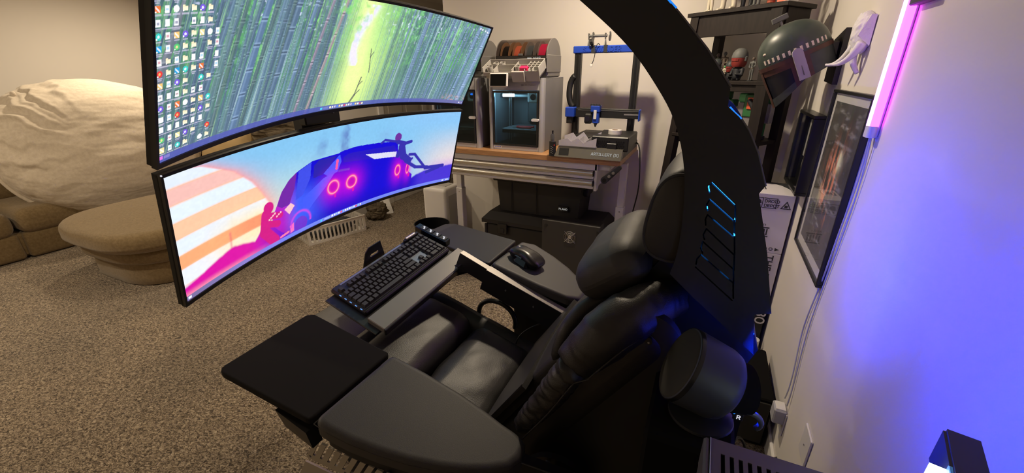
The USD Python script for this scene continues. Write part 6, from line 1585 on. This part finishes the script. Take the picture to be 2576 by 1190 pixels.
    have = {0: range(14), 1: range(14), 2: range(14), 3: [1, 3, 4, 5, 6, 7, 8, 9, 10, 11, 12, 13], 4: [1, 2, 3, 4, 5, 6, 8, 9, 10, 11, 12], 5: [1, 2, 3, 5, 6, 7, 8, 9, 10, 11, 13], 6: [1, 2, 3, 4, 7, 9, 10, 12, 13], 7: [3, 4, 5, 6]}
    for cx, rr in have.items():
        for ri in rr:
            a, d = .0075 + .0153 * cx, rows[ri]
            kind = (cx * 7 + ri * 5 + cx * ri) % 18; folder = (cx in (1, 3, 4, 6) and (ri + cx) % 3 != 0 and cx >= 3) or (cx == 1 and ri in (5, 6))
            du, dv = (u - a) * ASP, v - d
            near = (np.abs(du) < .03) & (np.abs(dv) < .05)
            un, vn = du[near], dv[near]; cc = c[near]
            if folder:
                m = ((np.abs(un) < .016) & (np.abs(vn) < .012)) | ((np.abs(un + .008) < .008) & (np.abs(vn - .013) < .004)); cc = blend(cc, m.astype(float), (250, 232, 196)); cc = blend(cc, ((np.abs(un) < .016) & (np.abs(vn + .004) < .007)).astype(float) * .5, (255, 246, 225))
            elif kind % 3 == 0:
                m = (np.hypot(un, vn) < .018); cc = blend(cc, m.astype(float), ICON[kind]); cc = blend(cc, (np.hypot(un, vn) < .008).astype(float) * .8, (245, 248, 255) if kind % 2 else ICON[(kind + 5) % 18])
            elif kind % 3 == 1:
                m = (np.abs(un) < .013) & (np.abs(vn) < .018); cc = blend(cc, m.astype(float), (244, 244, 250)); cc = blend(cc, ((np.abs(un) < .008) & (np.abs(vn) < .006)).astype(float) * .6, ICON[kind])
            else:
                m = (np.abs(un) < .017) & (np.abs(vn) < .017); cc = blend(cc, m.astype(float), ICON[kind]); cc = blend(cc, ((np.abs(un + vn) < .006) & (np.abs(un) < .012)).astype(float) * .8, (250, 250, 255))
            cc = blend(cc, ((np.abs(un + .012) < .004) & (np.abs(vn + .012) < .004)).astype(float), (255, 255, 255))
            tw = .016 + .006 * ((cx * 3 + ri) % 3)
            lab = (np.abs(un) < tw) & ((np.abs(vn + .027) < .0035) | ((np.abs(vn + .036) < .003) & (np.abs(un) < tw * .7) & (kind % 2 == 0)))
            cc = blend(cc, lab.astype(float) * .5, (225, 215, 245)); c[near] = cc
    for a, d in ((.955, .965), (.965, .963), (.98, .955), (.99, .945)):
        c = blend(c, ((np.abs(u - a) < .003) & (np.abs(v - d) < .010)).astype(float) * .8, (240, 240, 255))
    return np.clip(c, 0, 1)
UL = np.concatenate([np.linspace(0, .13, 200)[:-1], np.linspace(.13, 1, 620)])
m1, S1, R1 = monitor((-1.052, 1.0079, -.1015, .0431, .4936, .3236, 1.8725, .0304), 'upper curved ultrawide monitor showing a bamboo forest desktop full of icons', UL, np.linspace(0, 1, 300), paint_upper)
m2, S2, R2 = monitor((-1.1738, 1.041, -.4792, .0149, .283, .3342, 2.164, .0301), 'lower curved ultrawide monitor showing a blue car against striped bands', np.linspace(0, 1, 640), np.linspace(0, 1, 230), paint_lower)
part(m2, 'corner_light', ellipsoid(S2(.0 - .004, 1.02, .0035), (.002, .002, .002), None, 1), 'hub_white')
# boom of the chair: mast and mounts behind the monitors
part(ck, 'monitor_boom', cb((-1.34, .80, .262), (-1.22, 1.16, .335), .01), 'black_matte')
part(ck, 'monitor_mast', cb((-1.30, 1.00, -.52), (-1.25, 1.10, .275), .006), 'black_matte')
part(ck, 'monitor_bracket', [cb((-1.25, .985, -.165), (-1.215, 1.135, -.10), .004)], 'black_satin')
part(ck, 'bracket_screw', [cyl((-1.2155, y, -.13), (-1.213, y, -.13), .004, 10) for y in (1.03, 1.105)], 'screw')
for S, v0 in ((S1, .5), (S2, .5)):
    p = S(.5, v0, -.065)
    part(ck, 'monitor_mount', hull(np.vstack([cyl(p + (0, -.05, 0), p + (0, .05, 0), .035, 14)[0], [(-1.26, 1.02, p[2] - .05), (-1.26, 1.08, p[2] - .05), (-1.26, 1.02, p[2] + .05), (-1.26, 1.08, p[2] + .05)]])), 'black_matte')
